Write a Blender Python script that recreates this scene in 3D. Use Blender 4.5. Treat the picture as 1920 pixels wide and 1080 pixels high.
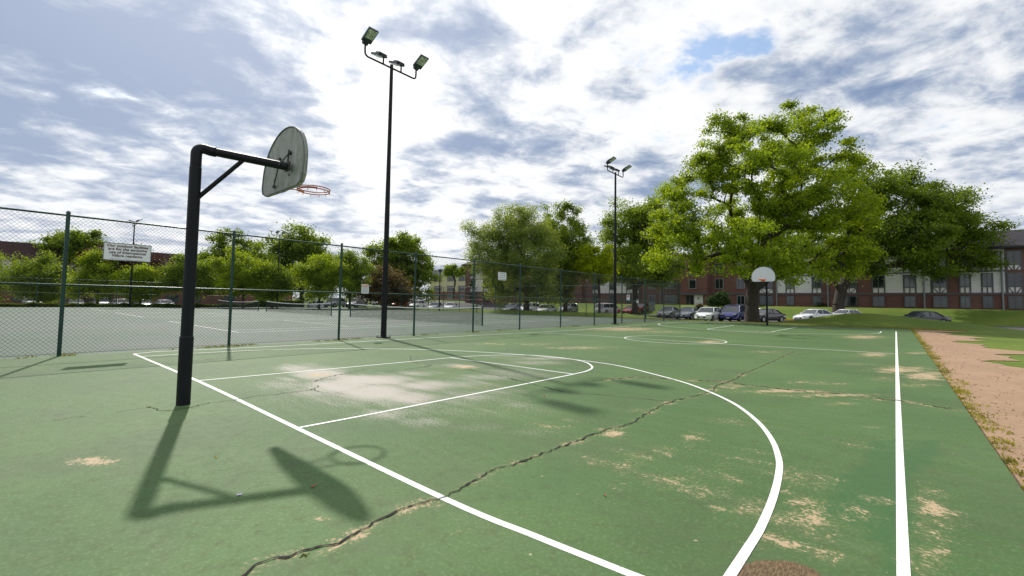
import bpy, math, random
import numpy as np
from mathutils import Vector, Matrix
rad=math.radians
for o in list(bpy.data.objects): bpy.data.objects.remove(o, do_unlink=True)
SC=bpy.context.scene; COL=SC.collection
# ------------------------------------------------------------------ camera
S=.9332
FPX=831.31; PITCH=.0514; ROLL=.0155; YAW=.713
CAM=np.array([7.1955*S,-2.312*S,1.4777*S]); PX,PY=960.2,523.39
Fv=np.array([-math.sin(YAW)*math.cos(PITCH),math.cos(YAW)*math.cos(PITCH),math.sin(PITCH)])
Rv=np.array([math.cos(YAW),math.sin(YAW),0.]); Uv=np.cross(Rv,Fv)
R2=math.cos(ROLL)*Rv+math.sin(ROLL)*Uv; U2=-math.sin(ROLL)*Rv+math.cos(ROLL)*Uv
cd=bpy.data.cameras.new('camera'); cam=bpy.data.objects.new('camera',cd); COL.objects.link(cam)
cd.sensor_width=36; cd.lens=FPX/1920*36; cd.clip_start=.05; cd.clip_end=6000
cd.shift_x=(960-PX)/1920*-1*-1; cd.shift_y=-(540-PY)/1920
cam.matrix_world=Matrix(((R2[0],U2[0],-Fv[0],CAM[0]),(R2[1],U2[1],-Fv[1],CAM[1]),(R2[2],U2[2],-Fv[2],CAM[2]),(0,0,0,1)))
SC.camera=cam
SC.render.resolution_x=1024; SC.render.resolution_y=576
# ------------------------------------------------------------------ sun, sky
SEL,SAZ=rad(44),rad(-73.5)          # azimuth from +Y towards +X
SUN=np.array([math.sin(SAZ)*math.cos(SEL),math.cos(SAZ)*math.cos(SEL),math.sin(SEL)])
sl=bpy.data.lights.new('sun','SUN'); sl.energy=4.4; sl.angle=rad(1.0); sl.color=(1,.95,.87)
so=bpy.data.objects.new('sun',sl); COL.objects.link(so); so.location=(0,0,50)
so.rotation_euler=Vector(tuple(-SUN)).to_track_quat('-Z','Y').to_euler()
SC.view_settings.view_transform='Standard'; SC.view_settings.look='None'
SC.view_settings.exposure=0; SC.view_settings.gamma=1
W=bpy.data.worlds.new('World'); SC.world=W; W.use_nodes=True
def N(nt,t,ins=None,**kw):
    n=nt.nodes.new(t)
    for k,v in kw.items(): setattr(n,k,v)
    if ins:
        for k,v in ins.items():
            s=n.inputs[k]
            if isinstance(v,bpy.types.NodeSocket): nt.links.new(v,s)
            else: s.default_value=v
    return n
def mth(nt,op,a,b=0.,c=0.,clamp=False):
    n=N(nt,'ShaderNodeMath',{0:a,1:b,2:c},operation=op); n.use_clamp=clamp; return n.outputs[0]
def vm(nt,op,a,b=(0,0,0),out=0):
    n=N(nt,'ShaderNodeVectorMath',{0:a,1:b},operation=op); return n.outputs['Value' if out else 'Vector']
def mixc(nt,f,a,b,bt='MIX'):
    n=nt.nodes.new('ShaderNodeMix'); n.data_type='RGBA'; n.blend_type=bt; n.clamp_factor=True
    for i,v in ((0,f),(6,a),(7,b)):
        if isinstance(v,bpy.types.NodeSocket): nt.links.new(v,n.inputs[i])
        else: n.inputs[i].default_value=(v if i==0 else (*v,1) if len(v)==3 else v)
    return n.outputs[2]
def sstep(nt,x,a,b):
    n=N(nt,'ShaderNodeMapRange',{0:x,1:a,2:b,3:0.,4:1.},interpolation_type='SMOOTHSTEP'); return n.outputs[0]
def noise(nt,v,scale,detail=6,rough=.55,dist=0.,w=None):
    n=N(nt,'ShaderNodeTexNoise',{'Vector':v,'Scale':scale,'Detail':detail,'Roughness':rough,'Distortion':dist})
    return n.outputs[0]
def ray(u,v): return Fv+R2*(u-PX)/FPX+U2*(PY-v)/FPX
def world():
    nt=W.node_tree; nt.nodes.clear()
    out=N(nt,'ShaderNodeOutputWorld'); bg=N(nt,'ShaderNodeBackground',{'Strength':.1})
    nt.links.new(bg.outputs[0],out.inputs[0])
    sky=N(nt,'ShaderNodeTexSky',sky_type='NISHITA'); sky.sun_disc=False; sky.sun_elevation=SEL; sky.sun_rotation=SAZ
    sky.altitude=200; sky.air_density=1.2; sky.dust_density=1.5; sky.ozone_density=2
    tc=N(nt,'ShaderNodeTexCoord'); d=vm(nt,'NORMALIZE',tc.outputs['Generated'])
    sp=N(nt,'ShaderNodeSeparateXYZ',{0:d}); z=mth(nt,'MAXIMUM',sp.outputs[2],.0)
    zz=mth(nt,'ADD',z,.16)
    px=mth(nt,'DIVIDE',sp.outputs[0],zz); py=mth(nt,'DIVIDE',sp.outputs[1],zz)
    # cloud streets run roughly along the view: rotate and stretch
    a=rad(55); ca,sa=math.cos(a),math.sin(a)
    qx=mth(nt,'ADD',mth(nt,'MULTIPLY',px,ca),mth(nt,'MULTIPLY',py,sa))
    qy=mth(nt,'SUBTRACT',mth(nt,'MULTIPLY',py,ca),mth(nt,'MULTIPLY',px,sa))
    p=N(nt,'ShaderNodeCombineXYZ',{0:mth(nt,'MULTIPLY',qx,.9),1:qy,2:3.7}).outputs[0]
    n1=noise(nt,p,3.0,10,.55,.25)
    n2=noise(nt,vm(nt,'ADD',p,(7.3,2.1,1.)),6.5,8,.6,.4)
    n3=noise(nt,vm(nt,'ADD',p,(1.3,9.1,4.)),1.05,3,.5,.2)
    n4=noise(nt,vm(nt,'ADD',p,(3.1,5.7,2.)),4.2,9,.6,.35)
    # directional bumps that place the big dark bank and the blue hole where they stand in the sky
    def blob(u,v,r):
        c=ray(u,v); c=c/np.linalg.norm(c)
        dd=vm(nt,'DISTANCE',d,tuple(c),1)
        return mth(nt,'SUBTRACT',1.,sstep(nt,dd,r*.15,r))
    dark=None
    for u,v,r,s in [(330,110,.34,.16),(200,60,.3,.2),(480,170,.25,.12),(230,210,.25,.08),(620,220,.14,.06),(880,60,.2,.10),(930,150,.18,.08),(900,270,.1,.1),(1090,60,.12,.04),(1640,70,.2,.09),(1540,200,.2,.04),(1700,180,.15,.03),(1230,320,.13,.12),(880,290,.12,.08),(300,420,.2,.05),(640,330,.15,.05),(-40,100,.3,.18),(1850,80,.3,.05),
                    (740,110,.2,-.2),(560,60,.2,-.08),(800,330,.16,-.06),(1130,180,.16,-.1),(1250,230,.16,-.1),(1400,250,.16,-.06),(420,260,.16,-.1),(250,340,.16,-.08),(700,300,.12,-.06)]:
        b=mth(nt,'MULTIPLY',blob(u,v,r),s); dark=b if dark is None else mth(nt,'ADD',dark,b)
    hole=None
    for u,v,r,s in [(1190,132,.07,.20),(1235,136,.06,.19),(1290,122,.06,.17),(1340,114,.06,.20),(1385,112,.06,.21),(1430,104,.06,.20),(1450,85,.04,.15),(1330,160,.04,.18),(1240,270,.05,.08),(1275,264,.03,.08),(1680,255,.03,.13),(1725,235,.04,.10),(1180,130,.06,.15),(1290,85,.2,.03)]:
        b=mth(nt,'MULTIPLY',blob(u,v,r),s); hole=b if hole is None else mth(nt,'MAXIMUM',hole,b)
    # density: 0 blue, 1 thick
    fine=mth(nt,'MULTIPLY',mth(nt,'SUBTRACT',n2,.5),.7)
    base=mth(nt,'ADD',mth(nt,'ADD',n1,fine),mth(nt,'MULTIPLY',mth(nt,'SUBTRACT',n3,.5),.35))
    b2=mth(nt,'ADD',mth(nt,'ADD',.5,mth(nt,'MULTIPLY',mth(nt,'SUBTRACT',base,.5),1.45)),mth(nt,'MULTIPLY',mth(nt,'SUBTRACT',n4,.5),1.15))
    cover=mth(nt,'SUBTRACT',mth(nt,'ADD',b2,.30),mth(nt,'MULTIPLY',hole,mth(nt,'ADD',-1.3,mth(nt,'MULTIPLY',noise(nt,vm(nt,'ADD',p,(8.,1.,6.)),7.,6,.65,.3),6.2))))
    alpha=sstep(nt,cover,.14,.56)
    dk=sstep(nt,mth(nt,'ADD',b2,mth(nt,'MULTIPLY',dark,.95)),.20,.98)
    # colours of lit cloud and of its thick, shaded body (radiances)
    dt=vm(nt,'DOT_PRODUCT',d,tuple(SUN),1)
    glow=mth(nt,'POWER',mth(nt,'MAXIMUM',dt,0.),6.)
    low=sstep(nt,z,.0,.35)
    cr=N(nt,'ShaderNodeValToRGB',{0:dk}); e=cr.color_ramp.elements
    e[0].position=0.; e[0].color=(1.0,1.0,1.0,1); e[1].position=1.; e[1].color=(.235,.32,.50,1)
    for ps,cl in ((.25,(.87,.895,.93,1)),(.46,(.68,.725,.80,1)),(.70,(.44,.515,.645,1))): q=e.new(ps); q.color=cl
    c=mixc(nt,mth(nt,'MULTIPLY',mth(nt,'SUBTRACT',1.,low),.3),cr.outputs[0],(.74,.79,.86))
    g=N(nt,'ShaderNodeCombineXYZ',{0:glow,1:glow,2:glow}).outputs[0]
    c=vm(nt,'ADD',c,vm(nt,'MULTIPLY',g,(.34,.325,.30)))
    c=vm(nt,'SCALE',c); c.node.inputs['Scale'].default_value=10.
    sk=vm(nt,'MULTIPLY',sky.outputs[0],(1.9,1.85,1.75))
    hz=mth(nt,'SUBTRACT',1.,sstep(nt,z,.0,.10))
    col=mixc(nt,mth(nt,'MAXIMUM',alpha,hz),sk,c)
    nt.links.new(col,bg.inputs[0])
world()
# ------------------------------------------------------------------ geometry of view (places real points from measured bearings)
def G(u,v,z=0.):
    d=ray(u,v); return CAM+d*((z-CAM[2])/d[2])
def D(u,v,dep): return CAM+ray(u,v)*dep
def onY(u,v,y): d=ray(u,v); return CAM+d*((y-CAM[1])/d[1])
def onX(u,v,x): d=ray(u,v); return CAM+d*((x-CAM[0])/d[0])
# ------------------------------------------------------------------ helpers
class MB:
    def __init__(s): s.v=[];s.f=[];s.n=0
    def add(s,vs,fs):
        s.v.append(np.asarray(vs,float).reshape(-1,3)); s.f+= [tuple(i+s.n for i in f) for f in fs]; s.n+=len(s.v[-1]); return s
    def box(s,x0,x1,y0,y1,z0,z1,M=None):
        v=np.array([(x,y,z) for z in (z0,z1) for y in (y0,y1) for x in (x0,x1)],float)
        if M is not None: v=v@np.array(M)[:3,:3].T+np.array(M)[:3,3]
        return s.add(v,[(0,2,3,1),(4,5,7,6),(0,1,5,4),(2,6,7,3),(0,4,6,2),(1,3,7,5)])
    def tube(s,pts,rr,n=8,cap=True):
        pts=[np.array(p,float) for p in pts]
        if np.isscalar(rr): rr=[rr]*len(pts)
        base=[];ref=None
        for i,p in enumerate(pts):
            t=pts[min(i+1,len(pts)-1)]-pts[max(i-1,0)]; t=t/(np.linalg.norm(t)+1e-12)
            if ref is None:
                ref=np.array([0,0,1.]) if abs(t[2])<.9 else np.array([1.,0,0])
            a=np.cross(t,ref); a/=np.linalg.norm(a)+1e-12; b=np.cross(t,a); ref=-b if False else np.cross(a,t)
            for k in range(n):
                an=2*math.pi*k/n; base.append(p+rr[i]*(math.cos(an)*a+math.sin(an)*b))
        fs=[]
        for i in range(len(pts)-1):
            for k in range(n):
                k2=(k+1)%n; fs.append((i*n+k,i*n+k2,(i+1)*n+k2,(i+1)*n+k))
        if cap:
            N0=len(base); base+=base[:n]+base[(len(pts)-1)*n:len(pts)*n]
            fs.append(tuple(N0+k for k in range(n-1,-1,-1))); fs.append(tuple(N0+n+k for k in range(n)))
        return s.add(base,fs)
    def quad(s,a,b,c,d): return s.add([a,b,c,d],[(0,1,2,3)])
    def build(s,name,m,parent=None,smooth=False,loc=None):
        me=bpy.data.meshes.new(name); v=np.concatenate(s.v)
        me.from_pydata(v.tolist(),[],s.f); 
        if smooth: me.polygons.foreach_set('use_smooth',[True]*len(me.polygons))
        me.materials.append(m); me.update()
        return link(name,me,parent)
def link(name,me,parent=None):
    o=bpy.data.objects.new(name,me); COL.objects.link(o)
    if parent is not None: o.parent=parent
    return o
def fastmesh(name,V,Q,m,parent=None,smooth=False):
    """V (n,3), Q (m,k) faces all with k corners"""
    me=bpy.data.meshes.new(name); V=np.asarray(V,np.float32); Q=np.asarray(Q,np.int32); k=Q.shape[1]
    me.vertices.add(len(V)); me.vertices.foreach_set('co',V.ravel())
    me.loops.add(Q.size); me.loops.foreach_set('vertex_index',Q.ravel())
    me.polygons.add(len(Q)); me.polygons.foreach_set('loop_start',np.arange(0,Q.size,k,dtype=np.int32))
    if smooth: me.polygons.foreach_set('use_smooth',np.ones(len(Q),bool))
    me.materials.append(m); me.update(calc_edges=True); me.validate()
    return link(name,me,parent)
def tag(o,label=None,cat=None,group=None,kind=None):
    if label: o['label']=label
    if cat: o['category']=cat
    if group: o['group']=group
    if kind: o['kind']=kind
    return o
def empty(name,loc,rz=0.,label=None,cat=None,group=None):
    o=bpy.data.objects.new(name,None); COL.objects.link(o); o.location=tuple(loc); o.rotation_euler=(0,0,rz); o.empty_display_size=.3
    return tag(o,label,cat,group)
def copy_tree(o,parent=None):
    kids=[c for c in o.children]; c=o.copy(); COL.objects.link(c); c.parent=parent
    for k in kids: copy_tree(k,c)
    return c
# ------------------------------------------------------------------ materials
def mat(name,col,rough=.6,metal=0.,spec=.5,bump=0.,bscale=40.,var=0.,vscale=3.,coat=0.,trans=None,obj=True):
    m=bpy.data.materials.new(name); m.use_nodes=True; nt=m.node_tree
    b=nt.nodes['Principled BSDF']; b.inputs['Roughness'].default_value=rough; b.inputs['Metallic'].default_value=metal
    b.inputs['Specular IOR Level'].default_value=spec; b.inputs['Coat Weight'].default_value=coat
    b.inputs['Base Color'].default_value=(*col,1)
    tc=N(nt,'ShaderNodeTexCoord'); co=tc.outputs['Object']
    if var:
        n=noise(nt,co,vscale,5,.6); f=sstep(nt,n,.3,.7)
        c=mixc(nt,f,tuple(x*(1-var) for x in col),tuple(min(1,x*(1+var)) for x in col)); nt.links.new(c,b.inputs['Base Color'])
    if bump:
        n=noise(nt,co,bscale,4,.6); bp=N(nt,'ShaderNodeBump',{'Strength':bump,'Distance':.01,'Height':n}); nt.links.new(bp.outputs[0],b.inputs['Normal'])
    return m
M={}
M['black']=mat('black_paint',(.007,.008,.011),.5,var=.25,bump=.15,spec=.22)
M['dgreen']=mat('green_vinyl',(.008,.055,.04),.35,var=.3,vscale=9,bump=.1)
M['galv']=mat('galvanised_green',(.07,.16,.13),.3,.5,var=.3)
M['white']=mat('white_enamel',(.72,.74,.76),.4,var=.05)
M['signwhite']=mat('sign_white',(.74,.76,.79),.5,var=.06,vscale=6)
M['signred']=mat('sign_maroon',(.10,.02,.05),.6)
M['ink']=mat('ink',(.03,.03,.04),.6)
M['orange']=mat('sign_orange',(.75,.22,.04),.5)
M['redm']=mat('sign_red',(.6,.05,.03),.5)
M['rim']=mat('rim_orange',(.50,.13,.045),.5,var=.35,vscale=25)
M['lens']=mat('lamp_lens',(.62,.66,.60),.3,var=.55,vscale=14)
M['headgrey']=mat('lamp_housing',(.035,.05,.065),.4,var=.2)
M['dkmetal']=mat('dark_bracket',(.05,.045,.04),.5,.3,var=.3,vscale=20)
M['net']=mat('net_cord',(.02,.025,.025),.8)
M['tape']=mat('net_tape',(.75,.76,.76),.7)
M['asphalt']=mat('asphalt',(.06,.06,.062),.85,var=.25,bump=.3)
M['yellow']=mat('kerb_yellow',(.75,.42,.03),.6,var=.15)
M['concrete']=mat('concrete',(.38,.35,.31),.85,var=.15)
M['glassdark']=mat('window_glass',(.018,.024,.028),.08,spec=.8,var=.5,vscale=.7)
M['curtain']=mat('window_glass_curtained',(.06,.08,.085),.12,spec=.8,var=.5,vscale=1.5)
M['winframe']=mat('window_frame',(.10,.10,.11),.5)
M['winframelt']=mat('window_frame_grey',(.28,.29,.31),.5)
M['stucco']=mat('white_stucco',(.74,.72,.73),.85,var=.07,vscale=1.)
M['stuccow']=mat('pink_white_stucco',(.62,.56,.57),.85,var=.06)
M['trim']=mat('grey_timber_trim',(.11,.10,.115),.7)
M['pipe']=mat('downspout',(.25,.26,.29),.5)
M['cream']=mat('cream_siding',(.50,.46,.30),.8,var=.05)
M['tyre']=mat('tyre',(.015,.015,.016),.8)
M['alloy']=mat('alloy',(.45,.46,.48),.35,.7)
M['carglass']=mat('car_glass',(.03,.04,.05),.05,spec=.9)
M['lampclear']=mat('headlight',(.6,.62,.64),.1,spec=.8)
M['lampred']=mat('tail_light',(.35,.02,.02),.2)
M['plate']=mat('plate',(.6,.6,.58),.5)
M['paper']=mat('paper_scrap',(.55,.56,.6),.7)
M['dryleaf']=mat('dry_leaf',(.28,.11,.06),.8)
M['yleaf']=mat('yellow_leaf',(.45,.35,.05),.8)
def brick(name,c1,c2,mort):
    m=bpy.data.materials.new(name); m.use_nodes=True; nt=m.node_tree; b=nt.nodes['Principled BSDF']; b.inputs['Roughness'].default_value=.9
    tc=N(nt,'ShaderNodeTexCoord'); sp=N(nt,'ShaderNodeSeparateXYZ',{0:tc.outputs['Object']})
    v=N(nt,'ShaderNodeCombineXYZ',{0:mth(nt,'ADD',sp.outputs[0],sp.outputs[1]),1:sp.outputs[2],2:0.}).outputs[0]
    br=N(nt,'ShaderNodeTexBrick',{'Vector':v,'Color1':(*c1,1),'Color2':(*c2,1),'Mortar':(*mort,1),'Scale':1.,'Mortar Size':.008,'Brick Width':.22,'Row Height':.075,'Bias':0.})
    n=noise(nt,tc.outputs['Object'],.9,6,.65); c=mixc(nt,mth(nt,'MULTIPLY',sstep(nt,n,.35,.75),.5),br.outputs[0],tuple(x*.55 for x in c1))
    nt.links.new(c,b.inputs['Base Color']); return m
M['brick']=brick('red_brick',(.20,.078,.06),(.145,.058,.047),(.22,.17,.15))
M['brick2']=brick('orange_brick',(.30,.11,.075),(.22,.08,.06),(.28,.2,.17))
def roofm(name,c):
    m=bpy.data.materials.new(name); m.use_nodes=True; nt=m.node_tree; b=nt.nodes['Principled BSDF']; b.inputs['Roughness'].default_value=.9
    tc=N(nt,'ShaderNodeTexCoord'); sp=N(nt,'ShaderNodeSeparateXYZ',{0:tc.outputs['Object']})
    v=N(nt,'ShaderNodeCombineXYZ',{0:mth(nt,'ADD',sp.outputs[0],sp.outputs[1]),1:sp.outputs[2],2:0.}).outputs[0]
    br=N(nt,'ShaderNodeTexBrick',{'Vector':v,'Color1':(*c,1),'Color2':(*(x*.7 for x in c),1),'Mortar':(*(x*.4 for x in c),1),'Scale':1.,'Mortar Size':.012,'Brick Width':.35,'Row Height':.16})
    nt.links.new(br.outputs[0],b.inputs['Base Color']); return m
M['roof']=roofm('dark_shingles',(.05,.045,.055)); M['roofbrown']=roofm('brown_shingles',(.075,.038,.036)); M['roofgrey']=roofm('grey_shingles',(.14,.15,.18))
def leafm(name,c,tr=.45,var=.35):
    m=bpy.data.materials.new(name); m.use_nodes=True; nt=m.node_tree; nt.nodes.clear()
    o=N(nt,'ShaderNodeOutputMaterial'); tc=N(nt,'ShaderNodeTexCoord')
    n=noise(nt,tc.outputs['Object'],.45,3,.6); n2=noise(nt,tc.outputs['Object'],6.,2,.6)
    f=sstep(nt,mth(nt,'ADD',mth(nt,'MULTIPLY',n,.5),mth(nt,'MULTIPLY',n2,.5)),.38,.62)
    lo=tuple(x*(1-var) for x in c); hi=(c[0]*(1+var*1.3),c[1]*(1+var),c[2]*(1+var*.3))
    col=mixc(nt,f,lo,hi)
    d=N(nt,'ShaderNodeBsdfPrincipled',{'Base Color':col,'Roughness':.55,'Specular IOR Level':.25})
    tcol=mixc(nt,1.,col,(1.7,1.5,.5),'MULTIPLY')
    t=N(nt,'ShaderNodeBsdfTranslucent',{'Color':tcol})
    mx=N(nt,'ShaderNodeMixShader',{0:tr,1:d.outputs[0],2:t.outputs[0]}); nt.links.new(mx.outputs[0],o.inputs[0]); return m
M['bark']=mat('bark',(.045,.036,.03),.9,var=.4,vscale=6,bump=.6,bscale=25)
M['soilweed']=leafm('weed',(.16,.17,.03),.3)
# ground materials --------------------------------------------------
def grassm():
    m=bpy.data.materials.new('lawn'); m.use_nodes=True; nt=m.node_tree; b=nt.nodes['Principled BSDF']; b.inputs['Roughness'].default_value=.85; b.inputs['Specular IOR Level'].default_value=.2
    tc=N(nt,'ShaderNodeTexCoord'); co=tc.outputs['Object']
    n1=noise(nt,co,.18,5,.6); n2=noise(nt,co,2.2,6,.7); n3=noise(nt,co,22.,3,.6)
    c=mixc(nt,sstep(nt,n1,.35,.65),(.075,.13,.014),(.13,.18,.022))
    c=mixc(nt,mth(nt,'MULTIPLY',sstep(nt,n2,.4,.75),.5),c,(.06,.10,.02))
    c=mixc(nt,mth(nt,'MULTIPLY',sstep(nt,n3,.45,.7),.4),c,(.19,.24,.05))
    nt.links.new(c,b.inputs['Base Color'])
    bp=N(nt,'ShaderNodeBump',{'Strength':.6,'Distance':.05,'Height':n3}); nt.links.new(bp.outputs[0],b.inputs['Normal']); return m
M['grass']=grassm()
def dirtm():
    m=bpy.data.materials.new('bare_dirt'); m.use_nodes=True; nt=m.node_tree; b=nt.nodes['Principled BSDF']; b.inputs['Roughness'].default_value=.95
    tc=N(nt,'ShaderNodeTexCoord'); co=tc.outputs['Object']
    n1=noise(nt,co,.8,6,.65); n2=noise(nt,co,14.,5,.7); n3=noise(nt,co,60.,2,.6)
    c=mixc(nt,sstep(nt,n1,.3,.7),(.27,.175,.10),(.34,.215,.13)); c=mixc(nt,mth(nt,'MULTIPLY',sstep(nt,n2,.5,.7),.5),c,(.2,.12,.075))
    c=mixc(nt,mth(nt,'MULTIPLY',sstep(nt,n3,.58,.68),.6),c,(.5,.38,.28))
    nt.links.new(c,b.inputs['Base Color'])
    bp=N(nt,'ShaderNodeBump',{'Strength':.5,'Distance':.03,'Height':n2}); nt.links.new(bp.outputs[0],b.inputs['Normal']); return m
M['dirt']=dirtm()
def courtm():
    m=bpy.data.materials.new('court_coating'); m.use_nodes=True; nt=m.node_tree; b=nt.nodes['Principled BSDF']
    tc=N(nt,'ShaderNodeTexCoord'); co=tc.outputs['Object']
    at=N(nt,'ShaderNodeAttribute',attribute_name='stain'); sp=N(nt,'ShaderNodeSeparateColor',{0:at.outputs['Color']})
    wear,chalk,fresh=sp.outputs[0],sp.outputs[1],sp.outputs[2]; damp=at.outputs['Alpha']
    st=vm(nt,'MULTIPLY',co,(.35,2.2,1.))
    n1=noise(nt,co,.35,6,.6,.4); n2=noise(nt,st,1.6,7,.65,.3); n3=noise(nt,co,9.,7,.72); n4=noise(nt,co,38.,6,.75); n5=noise(nt,co,190.,3,.7); n6=noise(nt,co,5.,9,.8,.3)
    c=mixc(nt,sstep(nt,n1,.3,.7),(.056,.116,.034),(.082,.150,.046))
    c=mixc(nt,mth(nt,'MULTIPLY',sstep(nt,n2,.45,.75),.35),c,(.115,.155,.078))
    c=mixc(nt,mth(nt,'MULTIPLY',sstep(nt,n3,.48,.68),.45),c,(.072,.078,.036))
    c=mixc(nt,mth(nt,'MULTIPLY',sstep(nt,n4,.50,.62),.34),c,(.19,.25,.13))
    c=mixc(nt,mth(nt,'MULTIPLY',sstep(nt,n5,.54,.64),.34),c,(.03,.05,.03))
    c=mixc(nt,mth(nt,'MULTIPLY',sstep(nt,noise(nt,vm(nt,'ADD',co,(31.,7.,0.)),.55,8,.7,.5),.46,.66),.38),c,(.066,.088,.045))
    c=mixc(nt,mth(nt,'MULTIPLY',fresh,.8),c,(.042,.112,.040))
    # chalk-white abrasion of the coating: speckled, streaked across the key
    cs=mth(nt,'ADD',mth(nt,'MULTIPLY',mth(nt,'MINIMUM',chalk,1.),1.62),mth(nt,'ADD',mth(nt,'MULTIPLY',mth(nt,'SUBTRACT',n4,.5),3.2),mth(nt,'ADD',mth(nt,'MULTIPLY',mth(nt,'SUBTRACT',n2,.5),1.6),mth(nt,'MULTIPLY',mth(nt,'SUBTRACT',n5,.5),3.2))))
    cm=mth(nt,'MULTIPLY',sstep(nt,cs,.48,1.4),sstep(nt,chalk,.02,.25))
    c=mixc(nt,mth(nt,'MULTIPLY',cm,.85),c,(.43,.385,.35))
    # worn through to tan base
    ws=mth(nt,'ADD',mth(nt,'MULTIPLY',wear,.85),mth(nt,'ADD',mth(nt,'MULTIPLY',mth(nt,'SUBTRACT',n6,.5),2.6),mth(nt,'ADD',mth(nt,'MULTIPLY',mth(nt,'SUBTRACT',n2,.5),1.2),mth(nt,'MULTIPLY',mth(nt,'SUBTRACT',n4,.5),2.2))))
    wm=mth(nt,'MULTIPLY',sstep(nt,ws,.50,.76),sstep(nt,wear,.02,.15))
    halo=mth(nt,'MULTIPLY',sstep(nt,ws,.15,.6),mth(nt,'MULTIPLY',sstep(nt,wear,.02,.3),.35))
    c=mixc(nt,halo,c,(.20,.205,.095)); c=mixc(nt,mth(nt,'MULTIPLY',wm,.85),c,(.47,.345,.22))
    # rare flecks
    sp2=mth(nt,'MULTIPLY',sstep(nt,noise(nt,co,13.,3,.5),.735,.76),.7); c=mixc(nt,sp2,c,(.42,.38,.26))
    dm=sstep(nt,mth(nt,'ADD',damp,mth(nt,'MULTIPLY',mth(nt,'SUBTRACT',n4,.5),.5)),.45,.6)
    dn=mixc(nt,sstep(nt,noise(nt,vm(nt,'MULTIPLY',co,(9.,1.6,1.)),14.,5,.7),.4,.65),(.085,.055,.03),(.20,.14,.075))
    c=mixc(nt,dm,c,dn)
    nt.links.new(c,b.inputs['Base Color'])
    r=mth(nt,'ADD',.58,mth(nt,'MULTIPLY',n3,.22)); nt.links.new(r,b.inputs['Roughness']); b.inputs['Specular IOR Level'].default_value=.2
    h=mth(nt,'ADD',mth(nt,'MULTIPLY',n5,.6),n4); bp=N(nt,'ShaderNodeBump',{'Strength':.35,'Distance':.004,'Height':h}); nt.links.new(bp.outputs[0],b.inputs['Normal'])
    return m
M['court']=courtm()
def linem():
    m=bpy.data.materials.new('line_paint'); m.use_nodes=True; nt=m.node_tree; b=nt.nodes['Principled BSDF']; b.inputs['Roughness'].default_value=.6
    tc=N(nt,'ShaderNodeTexCoord'); co=tc.outputs['Object']; n=noise(nt,co,40.,5,.7); n2=noise(nt,co,3.,4,.6)
    c=mixc(nt,mth(nt,'MULTIPLY',sstep(nt,n,.55,.63),.8),(.78,.79,.76),(.34,.38,.28)); c=mixc(nt,mth(nt,'MULTIPLY',sstep(nt,n2,.5,.8),.25),c,(.66,.66,.6))
    nt.links.new(c,b.inputs['Base Color']); return m
M['line']=linem()
def tennism():
    m=bpy.data.materials.new('tennis_coating'); m.use_nodes=True; nt=m.node_tree; b=nt.nodes['Principled BSDF']; b.inputs['Roughness'].default_value=.7; b.inputs['Specular IOR Level'].default_value=.2
    tc=N(nt,'ShaderNodeTexCoord'); co=tc.outputs['Object']; n1=noise(nt,co,.12,6,.65); n2=noise(nt,co,1.5,6,.7); n3=noise(nt,co,40.,3,.6)
    c=mixc(nt,sstep(nt,n1,.35,.65),(.055,.098,.060),(.088,.112,.090)); c=mixc(nt,mth(nt,'MULTIPLY',sstep(nt,n2,.5,.7),.35),c,(.15,.15,.14))
    c=mixc(nt,mth(nt,'MULTIPLY',sstep(nt,n3,.5,.7),.2),c,(.05,.08,.05))
    nt.links.new(c,b.inputs['Base Color']); return m
M['tennis']=tennism()
M['crack']=mat('crack_void',(.012,.009,.007),.95,var=.5,vscale=30)
# ------------------------------------------------------------------ terrain
def sm(a,b,x):
    t=np.clip((x-a)/(b-a),0,1); return t*t*(3-2*t)
MC=[(4.6,43.3,4.7,3.0,1.22),(10.2,41.6,3.2,2.2,.42)]
def H(x,y):
    x=np.asarray(x,float); y=np.asarray(y,float)
    h=-.05-.33*sm(38.5,45,y)
    h=h+.62*np.exp(-((y-41.5)/2.2)**2)*sm(-8,-16,x)*sm(-70,-60,x)*.85
    for cx,cy,sx,sy,a in MC: h=h+a*np.exp(-((x-cx)/sx)**2-((y-cy)/sy)**2)
    e0=67-8*sm(-38,-52,x); h=h+1.72*sm(0,9,y-e0)
    h=h-.6*sm(-66.5,-74,x)*(1-sm(36,46,y))
    h=h+.25*np.sin(x*.13)*np.sin(y*.11)*sm(60,140,np.abs(x)+np.abs(y-20)*.5)
    return h
def terrain():
    xs=np.unique(np.concatenate([np.linspace(-600,-130,24),np.linspace(-130,40,171),np.linspace(40,500,24)]))
    ys=np.unique(np.concatenate([np.linspace(-120,-20,12),np.linspace(-20,36,29),np.linspace(36,90,109),np.linspace(90,700,30)]))
    X,Y=np.meshgrid(xs,ys); Z=H(X,Y); V=np.stack([X,Y,Z],-1).reshape(-1,3); nx=len(xs)
    i,j=np.meshgrid(np.arange(nx-1),np.arange(len(ys)-1)); a=(j*nx+i).ravel(); Q=np.stack([a,a+1,a+nx+1,a+nx],1)
    tag(fastmesh('ground',V,Q,M['grass'],smooth=True),kind='structure')
terrain()
def sheet(name,x0,x1,y0,y1,z,m,dx=2.,follow=False,dz=.01):
    nx=max(2,int((x1-x0)/dx)+1); ny=max(2,int((y1-y0)/dx)+1)
    X,Y=np.meshgrid(np.linspace(x0,x1,nx),np.linspace(y0,y1,ny)); Z=H(X,Y)+dz if follow else np.full_like(X,z)
    i,j=np.meshgrid(np.arange(nx-1),np.arange(ny-1)); a=(j*nx+i).ravel(); Q=np.stack([a,a+1,a+nx+1,a+nx],1)
    return tag(fastmesh(name,np.stack([X,Y,Z],-1).reshape(-1,3),Q,m,smooth=follow),kind='structure')
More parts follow.
